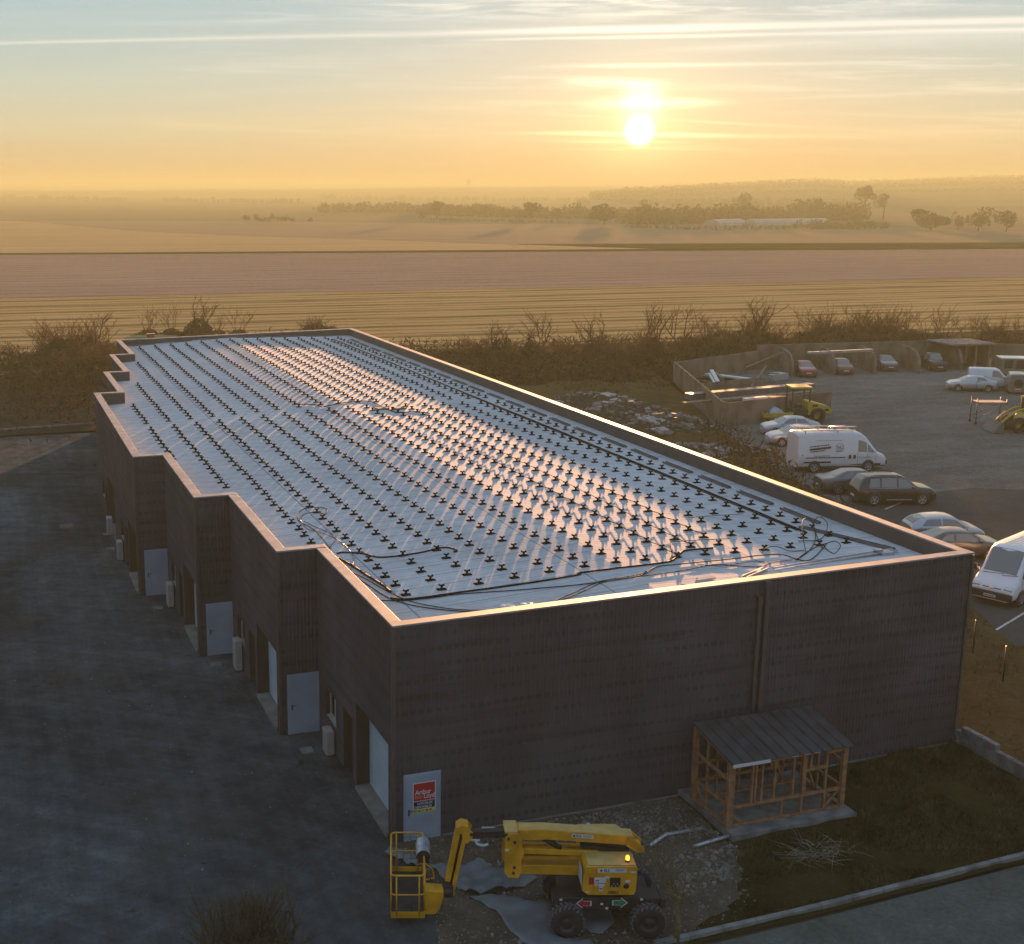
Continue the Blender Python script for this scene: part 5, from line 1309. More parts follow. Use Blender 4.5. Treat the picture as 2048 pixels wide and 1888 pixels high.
mb = MB(); mb.box((2.66, 0, .80), (.08, .8, .10)); mb.lathe([(0, .03), (.08, .02), (.09, 0)], (2.70, 0, .82), 'X', 14, 1); mb.build('grille', [M['black'], M['chrome']], bv)
mb = MB(); mb.tube([(2.06, -.7, 1.30), (2.0, .1, 1.36), (1.99, .2, 1.38)], .018, 5); mb.tube([(2.06, .15, 1.30), (1.98, .8, 1.38)], .018, 5); mb.build('wiper', M['black'], bv)
mb = MB()
for q in range(9): mb.bar((-2.4, -.7+q*.175, 2.455-.0), (.75, -.7+q*.175, 2.475), .03, .012)
mb.build('roof_ribs', M['p_white2'], bv)
# small vehicles parked in the far bays
def far_car(name, label, px, h, st, p_, hd, sw=sedw, fw=(.5, 1.15, .88), rwn=(-1.5, -.72, .86), wb=(-1.38, 1.38)):
    p = at(*px, h); return make_car(name, label, 'car', G2(p), hd, st, p_, wb, .32, .21, sw, fw, rwn)
HF = deg(247)
far_car('parked_car', 'dusty red car in the leftmost concrete bay', (1608, 738), .6, CAR2, 'p_red', HF)
far_car('parked_car', 'smaller dark red car in the middle concrete bay', (1682, 734), .6, HAT, 'p_red2', HF, hw, (.45, 1.08, .88), (-1.82, -1.2, .86), (-1.25, 1.25))
far_car('parked_car', 'blue-grey car in the bay right of the pale beam', (1769, 726), .6, SED, 'p_steel', HF)
PK = [(-2.4, .85, .95, 1.0, .8), (-2.3, .88, 1.0, 1.05, .82), (-.75, .88, 1.02, 1.07, .82), (-.6, .88, 1.02, 1.66, .6), (.3, .88, 1.0, 1.70, .6), (.5, .88, 1.0, 1.6, .6), (.95, .87, 1.0, 1.1, .74), (2.2, .85, .95, 1.0, .74), (2.35, .8, .7, .76, .6)]
far_car('pickup_truck', 'dark pickup truck in the bay left of the flat concrete canopy', (1866, 724), .7, PK, 'p_black', HF, [(-.5, .8, .1, .8, .05, -.3)], (.45, .98, .88), None, (-1.5, 1.5))
# cluster at the right edge
SV = [(-2.1, .82, 1.05, 1.75, .7), (-2.0, .88, 1.1, 1.88, .72), (.2, .88, 1.1, 1.9, .72), (.6, .88, 1.08, 1.75, .68), (1.15, .87, 1.05, 1.15, .74), (1.3, .86, 1.02, 1.08, .74), (1.95, .8, .85, .9, .66), (2.1, .68, .6, .65, .5)]
p = at(1984, 757, .9); make_car('small_van', 'small white van with slanted windscreen behind the parked jeep', 'van', G2(p), deg(-40), SV, 'p_white', (-1.3, 1.35), .31, .2, [(-.05, .95, .06, .8, 0, -.42)], (.55, 1.15, .9), None)
p = at(1943, 765, .75); make_car('low_car', 'pale rounded car standing in front of the small white van', 'car', G2(p), deg(150), CAR2, 'p_silver', (-1.3, 1.3), .31, .2, [(-1.2, -.3, .12, .8, .35, 0)], (.42, 1.1, .88), (-1.72, -.98, .86))
JP = [(-1.95, .8, 1.0, 1.72, .68), (-1.85, .86, 1.05, 1.84, .7), (.1, .86, 1.05, 1.86, .7), (.4, .86, 1.05, 1.78, .68), (.7, .86, 1.04, 1.12, .74), (1.75, .84, 1.0, 1.05, .74), (1.9, .8, .7, .75, .6)]
p = at(2031, 772, .5); jp = make_car('jeep', 'beige off-roader with spare wheel on its tail at the right edge', 'car', G2(p), deg(52), JP, 'p_olive', (-1.2, 1.2), .38, .24, [(-1.6, -.7, .1, .8, .05, 0), (-.6, .5, .1, .8, 0, -.15)], (.42, .72, .88), None)
mb = MB(); mb.lathe([(0, -.18), (.16, -.18), (.18, -.12), (.34, -.2), (.37, -.1), (.37, .05)], (-2.0, 0, 1.0), 'X', 22); mb.build('spare_wheel', M['rubber'], jp)
mb = MB(); mb.box((-1.965, 0, 1.52), (.02, 1.1, .4)); mb.build('rear_window', M['carglass'], jp)
p = at(2046, 738, 1.0); tr_ = thing('box_truck', 'white truck with barred side openings behind the jeep at the edge', 'truck', G2(p), deg(-30))
mb = MB(); mb.box((0, 0, 1.35), (4.6, 2.0, 1.5)); mb.box((0, 0, .5), (4.4, 1.2, .3)); b_ = mb.build('body', M['p_olive'], tr_, bevel=.05)
mb = MB(); mb.box((0, 0, 2.13), (4.7, 2.1, .08)); mb.build('roof', M['p_white'], tr_, bevel=.03)
for q in range(4):
    for s_ in (-1, 1):
        mb = MB(); mb.box((-1.6+q*1.05, s_*1.01, 1.55), (.75, .02, .8)); mb.build('side_opening', M['black'], tr_)
for x in (-1.5, 1.5):
    for s_ in (-1, 1):
        mb = MB(); mb.lathe([(0, s_*.12), (.2, s_*.12), (.38, s_*.1), (.4, 0), (.38, -s_*.1)], (x, s_*.85, .4), 'Y', 20); mb.build('wheel', M['rubber'], tr_)
# yellow roller
p = at(1625, 846); RH = deg(163)
rl = thing('road_roller', 'yellow soil compactor with canopy standing beyond the silver saloons', 'road roller', G2(p+V((-1.2, 1.0, 0))), RH)
mb = MB(); mb.prism([(-2.9, .75), (-2.95, 1.05), (-2.6, 1.35), (-1.15, 1.75), (-.95, 1.7), (-.95, .7), (-1.3, .65), (-1.55, 1.0), (-2.2, 1.05), (-2.55, .75)], -.75, .75); h_ = mb.build('engine_hood', M['yellow2'], rl, bevel=.04)
for s_ in (-1, 1):
    mb = MB(); mb.box((-1.5, s_*.765, 1.42), (.4, .02, .16)); mb.box((-2.45, s_*.765, 1.08), (.35, .02, .18)); mb.build('air_grille', M['black'], h_)
    mb = MB(); mr = MB(); c = (-1.75, s_*.72, .62); tyre(mb, mr, c, .62, .42, 18); w_ = mb.build('wheel', [M['rubber'], M['lug']], rl); mr.build('rim', M['yellow2'], w_)
mb = MB(); mb.box((-.35, 0, .85), (1.3, 1.5, .5)); mb.box((-.45, 0, 1.25), (.4, .5, .4)); mb.box((.2, 0, 1.5), (.12, .4, .5)); mb.build('operator_deck', M['darkmetal'], rl, bevel=.03)
mb = MB(); mb.box((-.35, 0, 2.86), (1.75, 1.7, .16)); mb.build('canopy', M['yellow2'], rl, bevel=.06)
for x in (-1.05, .35):
    for s_ in (-.7, .7): mb = MB(); mb.bar((x, s_, 1.0), (x, s_, 2.8), .08, .08); mb.build('canopy_post', M['darkmetal'], rl)
mb = MB(); mb.prism([(.3, .55), (2.6, .5), (2.6, .85), (.3, .95)], -1.05, -.92); mb.prism([(.3, .55), (2.6, .5), (2.6, .85), (.3, .95)], .92, 1.05); mb.box((2.62, 0, .68), (.12, 2.1, .3)); mb.build('drum_frame', M['yellow2'], rl, bevel=.02)
mb = MB(); mb.lathe([(0, -.88), (.6, -.88), (.6, .88), (0, .88)], (1.55, 0, .62), 'Y', 32); mb.build('drum', M['steel'], rl)
# yellow loader at the right edge
p = at(2046, 862); ld = thing('wheel_loader', 'yellow wheel loader with curved arm cut by the right edge', 'loader', G2(p), deg(165))
mb = MB(); mb.prism([(-2.2, .8), (-2.2, 1.5), (-1., 1.6), (.2, 1.5), (.6, 1.0), (.6, .7)], -.6, .6); mb.build('body', M['yellow2'], ld, bevel=.05)
mb = MB(); mb.box((-.5, 0, 2.05), (1.2, 1.1, 1.1)); cb_ = mb.build('cab', M['darkmetal'], ld, bevel=.05)
mb = MB(); mb.box((-.5, 0, 2.65), (1.35, 1.2, .1)); mb.build('cab_roof', M['yellow2'], cb_, bevel=.03)
for s_ in (-.45, .45):
    mb = MB(); mb.tube(smooth_pts([(-.4, s_, 1.7), (.6, s_, 1.75), (1.5, s_, 1.25), (2.2, s_, .6)]), .10, 8); mb.build('lift_arm', M['yellow2'], ld)
mb = MB(); mb.prism([(2.1, .1), (2.9, .05), (2.6, .4), (2.3, .9), (2.1, .8)], -1.0, 1.0); mb.build('bucket', M['concrete_dark'], ld, bevel=.02)
for x in (-1.4, .8):
    for s_ in (-1, 1):
        mb = MB(); mr = MB(); tyre(mb, mr, (x, s_*.72, .6), .6, .4, 18); w_ = mb.build('wheel', [M['rubber'], M['lug']], ld); mr.build('rim', M['yellow2'], w_)
# rolling scaffold trolley
p = at(1974, 846); tl_ = thing('scaffold_trolley', 'pale-topped rolling scaffold trolley standing alone on the gravel', 'scaffold', G2(p), deg(-20))
mb = MB(); mb.box((0, 0, 1.75), (2.3, 1.1, .06)); mb.build('platform', simple('pale_ply', (.55, .42, .33), .8, var=.2), tl_)
mb = MB()
for x in (-1.15, 1.15):
    for s_ in (-.55, .55): mb.tube([(x, s_, .15), (x, s_, 2.05)], .035, 6)
    mb.tube([(x, -.55, .5), (x, .55, .5)], .03, 6)
for s_ in (-.55, .55): mb.tube([(-1.15, s_, 1.68), (1.15, s_, 1.68)], .03, 6); mb.tube([(-1.15, s_, .45), (1.15, s_, 1.6)], .022, 6)
mb.build('frame', M['darkmetal'], tl_)
for x in (-1.15, 1.15):
    for s_ in (-.55, .55):
        mb = MB(); mb.lathe([(0, -.03), (.1, -.03), (.11, 0), (.1, .03), (0, .03)], (x, s_, .11), 'Y', 14); mb.build('castor', M['rubber'], tl_)

# ---------------------------------------------------------------- walled yard and concrete bays
M['pwall'] = simple('weathered_wall', (.19, .15, .115), .95, spec=0., var=.3, scale=.5, bump=.3)
cN, c0_ = V((44.7, 52.3, .15)), V((53.6, 74.6, .15))
ew = thing('enclosure_wall', 'weathered concrete wall boxing in the builder scrap yard', 'wall', (cN.x, cN.y, .15))
def wl(a, b, h, w=.2, nm='wall_panel', mt='pwall', par=None, z=0.):
    a, b = V(a)-V((cN.x, cN.y, .15)), V(b)-V((cN.x, cN.y, .15)); mb = MB(); mb.bar((a.x, a.y, z+h/2), (b.x, b.y, z+h/2), w, h); return mb.build(nm, M[mt], par or ew, bevel=.02)
dL = (c0_-cN); pil_ = cN+dL*.58
wl(cN, pil_-dL*.012, 1.95); wl(pil_+dL*.012, c0_, 1.95)
mb = MB(); q = pil_-cN; mb.box((q.x, q.y, 1.0), (.35, .35, 2.0)); mb.box((0, 0, 1.0), (.36, .36, 2.02)); mb.build('pillar', M['pwall'], ew)
wl(cN+V((.3, .05, 0)), V((56.5, 54.6, .15)), 1.9); wl(c0_+V((.2, 0, 0)), V((66.4, 79.5, .15)), 1.9)
wl(V((46.8, 57.2, .15)), V((57.5, 59.0, .15)), 1.2, .15, 'partition'); wl(V((50.3, 66.0, .15)), V((59, 68, .15)), 1.1, .15, 'partition')
def scrap(px, ang, L, w, h, z, mt, lab, nm='scrap_sheet', tilt=.0):
    p = at(*px, z); mb = MB(); R_ = Matrix.Rotation(ang, 3, 'Z') @ Matrix.Rotation(tilt, 3, 'Y'); mb.box((p.x, p.y, p.z+.05), (L, w, h), M=R_); return tag(mb.build(nm, M[mt]), lab, 'scrap')
EN = lambda x, y: (1320+x/5.276, 680+y/5.276)
scrap(EN(575, 390), 1.15, 4.2, .35, .25, .9, 'signwhite', 'white panel stood upright in the scrap yard', tilt=-.12)
scrap(EN(550, 420), 1.15, 3.0, .2, .2, .8, 'signwhite', 'narrow white panel left of the upright one', tilt=-.1)
scrap(EN(620, 400), 1.2, 3.4, .3, .5, .6, 'board', 'pinkish board behind the white upright panels')
scrap(EN(760, 395), -1.12, 5.6, .7, .15, .7, 'signwhite', 'long white panel lying slanted in the scrap yard')
scrap(EN(1040, 390), .75, 6.2, .12, .12, 1.0, 'board', 'long pale plank propped up in the scrap yard', 'plank', tilt=-.2)
scrap(EN(1100, 215), .5, 7.5, .10, .10, 1.9, 'board', 'thin plank leaning on the scrap yard back wall', 'plank', tilt=-.1)
scrap(EN(1010, 360), -.3, 4.5, .12, .12, .9, 'board', 'reddish plank lying over the scrap heap', 'plank')
scrap(EN(1220, 390), .2, 2.3, 1.2, .6, .3, 'steel', 'heap of grey wrapped material by the bay wall', 'wrapped_bundle')
scrap(EN(960, 545), .12, 13.5, .9, .5, 1.3, 'railgrey', 'long grey stack of sheet profiles on racks', 'profile_stack')
scrap(EN(960, 610), .12, 14.0, .5, .15, 1.3, 'board', 'long timber beam stack before the grey profiles', 'beam_stack')
scrap(EN(1050, 625), .12, 1.4, .5, .3, 1.6, 'signwhite', 'white bag on the beam stack, right one', 'bag')
scrap(EN(950, 632), .12, 1.3, .4, .25, 1.6, 'signwhite', 'white bag on the beam stack, left one', 'bag')
scrap(EN(1290, 640), -.4, 2.4, 1.0, .6, 1.1, 'board', 'pile of short boards beside the roller canopy', 'board_pile')
for k in range(34):
    x, y = rnd.uniform(50, 63), rnd.uniform(60, 75)
    if x < 44.7+(y-52.3)*.4+1.5: continue
    mb = MB(); R_ = Matrix.Rotation(rnd.uniform(0, 3), 3, 'Z') @ Matrix.Rotation(rnd.uniform(-.3, .3), 3, 'Y'); mb.box((x, y, .5), (rnd.uniform(.8, 3), rnd.uniform(.1, .5), .1), M=R_)
    tag(mb.build('scrap_board', M['board']), 'weathered board in the jumble of the scrap yard', 'scrap', 'boards jumbled in the scrap yard')
bay = thing('bay_divider', 'row of concrete parking bays with rounded divider walls and back wall', 'wall', (66.5, 73.7, .15))
B0_ = V((66.5, 73.7, .15))
def divider(x, y, L=5.4, h=2.3):
    mb = MB(); pr = [(0, 0), (0, .9), (.35, 1.5), (1.0, 2.05), (2.0, h-.08), (3, h), (L, h), (L, 0)]
    n0 = len(mb.v); dirv = V((.36, .933, 0)); sdv = V((.933, -.36, 0))*.12; b = V((x, y, 0))-V((B0_.x, B0_.y, 0))
    P = [b+dirv*u_+V((0, 0, z)) for u_, z in pr]
    mb.face([p-sdv for p in P]); mb.face([p+sdv for p in P][::-1])
    for i in range(len(P)):
        j = (i+1) % len(P); mb.face([P[i]-sdv, P[i]+sdv, P[j]+sdv, P[j]-sdv])
    mb.build('divider', M['pwall'], bay)
for x, y in ((66.6, 73.7), (71.2, 73.2), (75.4, 72.2), (80.2, 71.5), (85.8, 71.8)): divider(x, y)
mb = MB(); a, b = V((66.4, 79.6, 0))-B0_, V((88.5, 77.0, 0))-B0_; mb.bar((a.x, a.y, 1.25), (b.x, b.y, 1.25), .25, 2.5); mb.build('back_wall', M['pwall'], bay)
a, b = at(1617, 706, 2.6), at(1744, 700, 2.6)
mb = MB(); mb.bar(a, b, .5, .22); tag(mb.build('roof_beam', M['coping']), 'long pale metal beam laid across two bay dividers', 'beam')
cn = thing('flat_canopy', 'flat concrete canopy on walls at the right end of the bays', 'canopy', (88, 74, .15))
mb = MB(); mb.box((0, .6, 2.55), (5.2, 4.6, .18), rz_=-.16); mb.build('roof_slab', M['concrete'], cn, bevel=.02)
mb = MB(); mb.box((.2, -1.4, 1.23), (.2, .2, 2.46)); mb.box((0, 2.7, 1.23), (4.6, .2, 2.46), rz_=-.16); mb.box((2.4, .6, 1.23), (.2, 3.8, 2.46), rz_=-.16); mb.build('wall', M['pwall'], cn)
mb = MB(); a, b = at(1972, 712, 0), V((112, 60.5, .15)); a.z = .15
mb.bar((90.6, 72.8, 1.4), (b.x, b.y, 1.4), .22, 2.5); tag(mb.build('boundary_wall', M['pwall']), 'tall brown boundary wall running off to the right edge', 'wall')
# rubble heaps
def heap(px, r, h, n_, lab, seed):
    c = at(*px); mb = MB(); N = 18
    base = len(mb.v)
    for i in range(7):
        for k in range(N):
            a = 2*pi*k/N; rr = r*i/6*(1+.25*noise.noise(V((cos(a)*1.5, sin(a)*1.5, seed)))); x, y = rr*cos(a)*1.25, rr*sin(a)
            z = h*max(0, 1-(i/6)**1.6)*(1+.5*noise.noise(V((x*.9, y*.9, seed))))-.05
            mb.v.append((c.x+x, c.y+y, gz(c.x)+z))
    for i in range(6):
        for k in range(N): a = base+i*N+k; b = base+i*N+(k+1) % N; mb.f.append((a, b, b+N, a+N)); mb.m.append(0); mb.sm.append(True)
    for q in range(n_):
        a = rnd.uniform(0, 2*pi); rr = r*sqrt(rnd.random())*1.05; x, y = rr*cos(a)*1.25, rr*sin(a); s = min(.6, abs(rnd.gauss(0, .16))+.06)
        z = h*max(0, 1-(rr/r)**1.6)+.02
        R_ = Matrix.Rotation(rnd.uniform(0, 3), 3, 'Z') @ Matrix.Rotation(rnd.uniform(-.6, .6), 3, 'X')
        mb.box((c.x+x, c.y+y, gz(c.x)+z), (s*rnd.uniform(1, 2), s*rnd.uniform(.7, 1.4), s*rnd.uniform(.4, .9)), rnd.choice((1, 1, 1, 2, 3, 3)), M=R_)
    return tag(mb.build('rubble_heap', [G_dirt, M['stone'], M['rubblelight'], M['concrete_dark']], fix=False), lab, 'rubble')
heap((1180, 806), 3.4, .9, 150, 'low rubble heap left of the big blocks beyond the right parapet', 1.)
heap((1245, 830), 3.6, 1.1, 200, 'long middle rubble heap with pale stones', 2.)
heap((1320, 852), 3.6, .9, 220, 'rubble heap scattered with the largest pale blocks', 3.)
heap((1390, 905), 2.6, .45, 110, 'low spread of rubble nearest the parapet', 4.)
for px, L, lab in (((1270, 818), 1.3, 'pale broken block tilted on the middle heap'), ((1310, 842), 2.2, 'large pale square concrete block on the rubble'), ((1325, 858), 1.2, 'pale block below the large square one'), ((1232, 802), 1.5, 'flat pale slab on the left rubble heap'), ((1215, 790), 1.6, 'crumpled pale sheet on the left heap'), ((1290, 838), 1.6, 'flat pale slab left of the large square block')):
    p = at(*px, .6); mb = MB(); L *= .68; mb.box((p.x, p.y, p.z-.1), (L, L*.8, L*.38), M=Matrix.Rotation(.4, 3, 'Z') @ Matrix.Rotation(.25, 3, 'X')); tag(mb.build('concrete_block', M['rubblelight'], bevel=.04), lab, 'block')
# steel posts on the verge
for (px, lab) in (((1945, 1310), 'thin dark fence post nearer the warehouse corner, farther of two'), ((2005, 1366), 'thin dark fence post on the verge, nearer of two')):
    p = at(*px); mb = MB(); mb.tube([(p.x, p.y, p.z), (p.x, p.y, p.z+1.45)], .03, 8); mb.lathe([(0, 1.49), (.045, 1.47), (.05, 1.44), (.03, 1.43)], p, n=8)
    tag(mb.build('fence_post', M['darkmetal']), lab, 'post', 'fence posts on the right verge')
for k in range(9):
    x = 33.2+k*1.15; y = 17+k*4.2
    mb = MB(); mb.tube([(x, y, .1), (x, y, 1.5)], .03, 6); tag(mb.build('fence_post', M['darkmetal']), 'dark post in the wire fence line behind the parked cars', 'post', 'fence posts behind the parked cars')
# ---------------------------------------------------------------- bare trees and bushes
def grow(mb, p, d_, L, r, depth, rn, tw, kids=(3, 5), bend=.25, spread=.75, up=.25, tmat=1, minr=.012):
    """one branch with its side branches; last level is fine twigs"""
    pts = [V(p)]; dd = V(d_)
    ns = 4 if depth > 1 else 3
    for i in range(ns):
        dd = (dd+V((rn.uniform(-1, 1), rn.uniform(-1, 1), rn.uniform(-.5, .8)))*bend*.5+V((0, 0, up*.15))).normalized()
        pts.append(pts[-1]+dd*L/ns)
    mb.tube(pts, max(r, minr), 5 if depth > 1 else 3, 0 if depth > 0 else tmat, r2=max(r*.45, minr*.6), cap=False)
    if depth == 0: return
    for k in range(rn.randint(*kids)):
        t = rn.uniform(.3, 1.) if k else 1.
        f = t*ns; i = min(int(f), ns-1); q = pts[i].lerp(pts[i+1], f-i)
        side = V((rn.uniform(-1, 1), rn.uniform(-1, 1), rn.uniform(-.2, .7))).normalized()
        nd = (dd*(1-spread*.5)+side*spread*1.05+V((0, 0, up*.6))).normalized()
        grow(mb, q, nd, L*rn.uniform(.5, .78), r*.55, depth-1, rn, tw, kids, bend, spread, up, tmat, minr)
    if depth <= 2:
        for k in range(tw):
            f = rn.uniform(.2, 1.)*ns; i = min(int(f), ns-1); q = pts[i].lerp(pts[i+1], f-i)
            e = q+(dd+V((rn.uniform(-1, 1), rn.uniform(-1, 1), rn.uniform(-.2, 1)))*.9).normalized()*L*rn.uniform(.2, .5)
            w = V((rn.uniform(-1, 1), rn.uniform(-1, 1), 0)).normalized()*minr*.9
            mb.face([q-w, q+w, e], tmat)
def sliver(mb, c, s, rn, mi=0):
    A = V((rn.uniform(-1, 1), rn.uniform(-1, 1), rn.uniform(-.1, 1.6))).normalized()*s; B = A.cross(V((rn.uniform(-1, 1), rn.uniform(-1, 1), rn.uniform(-1, 1)))).normalized()*(.035+.05*s)
    m_ = V((rn.uniform(-1, 1), rn.uniform(-1, 1), 0))*s*.15
    mb.face([c-A*.5-B*.6, c-A*.5+B*.6, c+m_+B, c+A*.55, c+m_-B], mi)
def thicket(mb, r, h, n_, rn, sz, mi=0, sq_=1., base=0.):
    for k in range(int(n_*1.5)):
        a = rn.uniform(0, 2*pi); rr = r*sqrt(rn.random())*(1+.25*sin(3*a+r)); z = base+h*rn.random()**1.3*max(.15, 1-(rr/r)**2.2)
        sliver(mb, V((rr*cos(a), rr*sin(a)*sq_, z)), sz*rn.uniform(.8, 2.2), rn, mi)
def bush_proto(seed, kind):
    rn = random.Random(seed); t = thing('bare_bush', 'bare bush', 'bush')
    if kind == 'tree':
        mb = MB()
        for k in range(rn.randint(2, 4)):
            a = rn.uniform(0, 6.3); grow(mb, (rn.uniform(-.2, .2), rn.uniform(-.2, .2), 0), (cos(a)*.35, sin(a)*.35, 1), rn.uniform(2.2, 2.9), .10, 3, rn, 5, (3, 4), .3, .7, .3, 1, .016)
        mb.build('branches', [M['bark'], M['twig']], t, fix=False)
        mb = MB(); thicket(mb, 1.6, 2.3, 1100, rn, .26); mb.build('undergrowth', M['scrub'], t, fix=False)
    elif kind == 'shrub':
        mb = MB()
        for k in range(17):
            a = rn.uniform(0, 6.3); e = rn.uniform(.2, 1.); grow(mb, (cos(a)*e*.6, sin(a)*e*.6, 0), (cos(a)*e, sin(a)*e, 1), rn.uniform(1.4, 2.2), .035, 2, rn, 8, (3, 5), .3, .7, .3, 1, .014)
        mb.build('branches', [M['bark'], M['twig']], t, fix=False)
        mb = MB(); thicket(mb, 2.0, 2.1, 1500, rn, .26); mb.build('undergrowth', M['scrub'], t, fix=False)
    elif kind == 'low':
        mb = MB()
        for k in range(6):
            a = rn.uniform(0, 6.3); e = rn.uniform(.3, 1); grow(mb, (cos(a)*e, sin(a)*e*.7, 0), (cos(a)*e*.8, sin(a)*e*.8, 1), rn.uniform(.8, 1.3), .025, 2, rn, 7, (2, 4), .3, .7, .3, 1, .013)
        mb.build('branches', [M['bark'], M['twig']], t, fix=False)
        mb = MB(); thicket(mb, 2.3, 1.4, 1300, rn, .25); mb.build('undergrowth', M['scrub'], t, fix=False)
    elif kind == 'thin':
        mb = MB()
        for k in range(5):
            a = rn.uniform(0, 6.3); e = rn.uniform(.1, .5); grow(mb, (cos(a)*e*.5, sin(a)*e*.5, 0), (cos(a)*e, sin(a)*e, 1), rn.uniform(1.3, 2.0), .03, 2, rn, 6, (2, 4), .3, .6, .3, 1, .014)
        mb.build('branches', [M['bark'], M['twig']], t, fix=False)
        mb = MB(); thicket(mb, .9, .7, 160, rn, .24); mb.build('undergrowth', M['scrub'], t, fix=False)
    return t
protos = {}
used = {}
def plant(kind, seed, px, s, label, cat='bush', rot=None, zs=1., name=None):
    k = (kind, seed)
    if k not in protos: protos[k] = bush_proto(seed, kind); o = protos[k]
    else: o = copy_tree(protos[k])
    p = at(*px) if len(px) == 2 else V(px); o.location = (p.x, p.y, gz(p.x)-.03); o.rotation_euler = (0, 0, rnd.uniform(0, 6.3) if rot is None else rot); o.scale = (s*1.12, s*1.12, s*zs*.84)
    o['label'] = label; o['category'] = cat; o['group'] = 'bare bushes and trees along the field hedge'
    return o
# left clump behind the stepped end
plant('shrub', 1, (120, 724), 1.5, 'broad brown thicket at the left end of the hedge')
plant('shrub', 2, (165, 722), 1.6, 'tall brown thicket second from the left picture edge')
plant('tree', 3, (216, 724), 1.25, 'bare multi-stemmed tree against the left rear roof corner', 'tree')
plant('low', 4, (95, 760), 1.7, 'low brown scrub on the bank at the left edge')
plant('low', 5, (160, 762), 1.7, 'low brown scrub on the bank nearest the stepped corner')
plant('low', 4, (40, 738), 1.0, 'small low scrub at the far left of the bank', zs=.6)
plant('shrub', 1, (195, 750), 1.15, 'dark thicket hugging the stepped left rear wall')
plant('thin', 6, (297, 668), 1.3, 'thin bare bush left of the bare tree behind the far parapet')
plant('thin', 7, (345, 668), 1.4, 'thin bare bush just left of the tallest far parapet tree')
plant('tree', 8, (397, 672), 1.25, 'tallest bare tree behind the far parapet', 'tree')
plant('thin', 6, (437, 666), .9, 'small bare bush right of the tallest far parapet tree')
plant('thin', 7, (478, 668), 1.2, 'bare bush behind the middle of the far parapet')
plant('shrub', 2, (628, 668), 1.0, 'dense reddish bush behind the right part of the far parapet', zs=.8)
plant('low', 5, (655, 668), .9, 'low bush beside the right end of the far parapet')
# hedge along the right side of the roof
spec = [('low', 4, (900, 716), .8, 'small scrub where the hedge meets the right parapet'), ('shrub', 1, (950, 726), 1.0, 'dense dark bush at the near end of the right hedge'),
        ('tree', 9, (990, 728), .95, 'bare tree with ivy clumps left in the right hedge'), ('shrub', 2, (1015, 740), 1.05, 'dense bush under the ivy-clad bare trees'),
        ('tree', 3, (1062, 728), 1.3, 'spreading bare tree with a forked trunk in the right hedge'), ('low', 5, (1100, 735), 1.4, 'wide low scrub right of the forked tree'),
        ('shrub', 1, (1135, 722), .9, 'rounded bush between the forked tree and the thorn trees'), ('tree', 8, (1195, 718), 1.3, 'bare thorn tree left of the pair above the rubble'),
        ('shrub', 2, (1215, 736), 1.2, 'reddish thicket below the left thorn tree'), ('low', 4, (1160, 752), 1.5, 'brown scrub behind the left rubble heap'),
        ('tree', 9, (1300, 716), 1.25, 'bare thorn tree right of the pair above the rubble'), ('shrub', 1, (1270, 735), 1.3, 'orange-brown thicket behind the big rubble blocks'),
        ('low', 5, (1320, 735), 1.5, 'orange-brown scrub by the enclosure wall corner'), ('tree', 3, (1372, 712), 1.3, 'slender bare tree behind the enclosure left corner'),
        ('shrub', 2, (1400, 716), 1.2, 'thicket behind the enclosure back wall, left half'), ('tree', 8, (1425, 704), 1.1, 'bare sapling left of the big twiggy bush'),
        ('tree', 9, (1500, 708), 1.35, 'biggest twiggy bush standing behind the scrap yard', ), ('shrub', 1, (1480, 706), 1.5, 'dense lower mass of the biggest twiggy bush'),
        ('shrub', 2, (1535, 704), 1.3, 'outer right bush of the big twiggy clump'), ('low', 4, (1570, 704), 1.2, 'low scrub behind the red car bays'),
        ('thin', 6, (1640, 696), 1.3, 'thin bush behind the pale roof beam'), ('thin', 7, (1600, 696), 1.0, 'small thin bush left of the pale roof beam'),
        ('shrub', 1, (1692, 690), 1.0, 'bare round bush behind the right end of the pale beam'), ('thin', 6, (1740, 690), 1.6, 'tall thin bush behind the blue-grey car bay'),
        ('thin', 7, (1790, 690), 1.7, 'tall thin stems between the bays and the canopy'), ('low', 5, (1820, 690), 1.1, 'low dense bush left of the flat canopy'),
        ('thin', 6, (1858, 688), 1.7, 'tall thin bush just left of the flat canopy'), ('thin', 7, (1895, 686), 1.4, 'thin bush directly behind the flat canopy'),
        ('thin', 6, (1935, 688), 1.3, 'thin bush right of the flat canopy'), ('shrub', 2, (1990, 690), 1.2, 'rounded bare bush near the right end of the hedge'),
        ('shrub', 2, (1655, 693), 1.55, 'tall twiggy bush left behind the pale roof beam'), ('shrub', 1, (1716, 691), 1.5, 'tall twiggy bush right behind the pale roof beam'), ('shrub', 2, (1765, 690), 1.45, 'twiggy bush behind the bay of the blue-grey car'),  # three extra shrubs, added to keep low sun off the car park
        ('thin', 7, (2030, 690), 1.3, 'thin bush at the right picture edge'), ('low', 4, (1240, 756), 1.2, 'scrub between rubble and the thorn trees'),
        ('low', 5, (1060, 760), 1.3, 'brown scrub beyond the parapet left of the rubble'), ('low', 4, (985, 748), 1.2, 'brown scrub nearest the right parapet')]
for kind, sd_, px, s, lab, *_ in spec:
    plant(kind, sd_, px, s, lab, 'tree' if kind == 'tree' else 'bush')
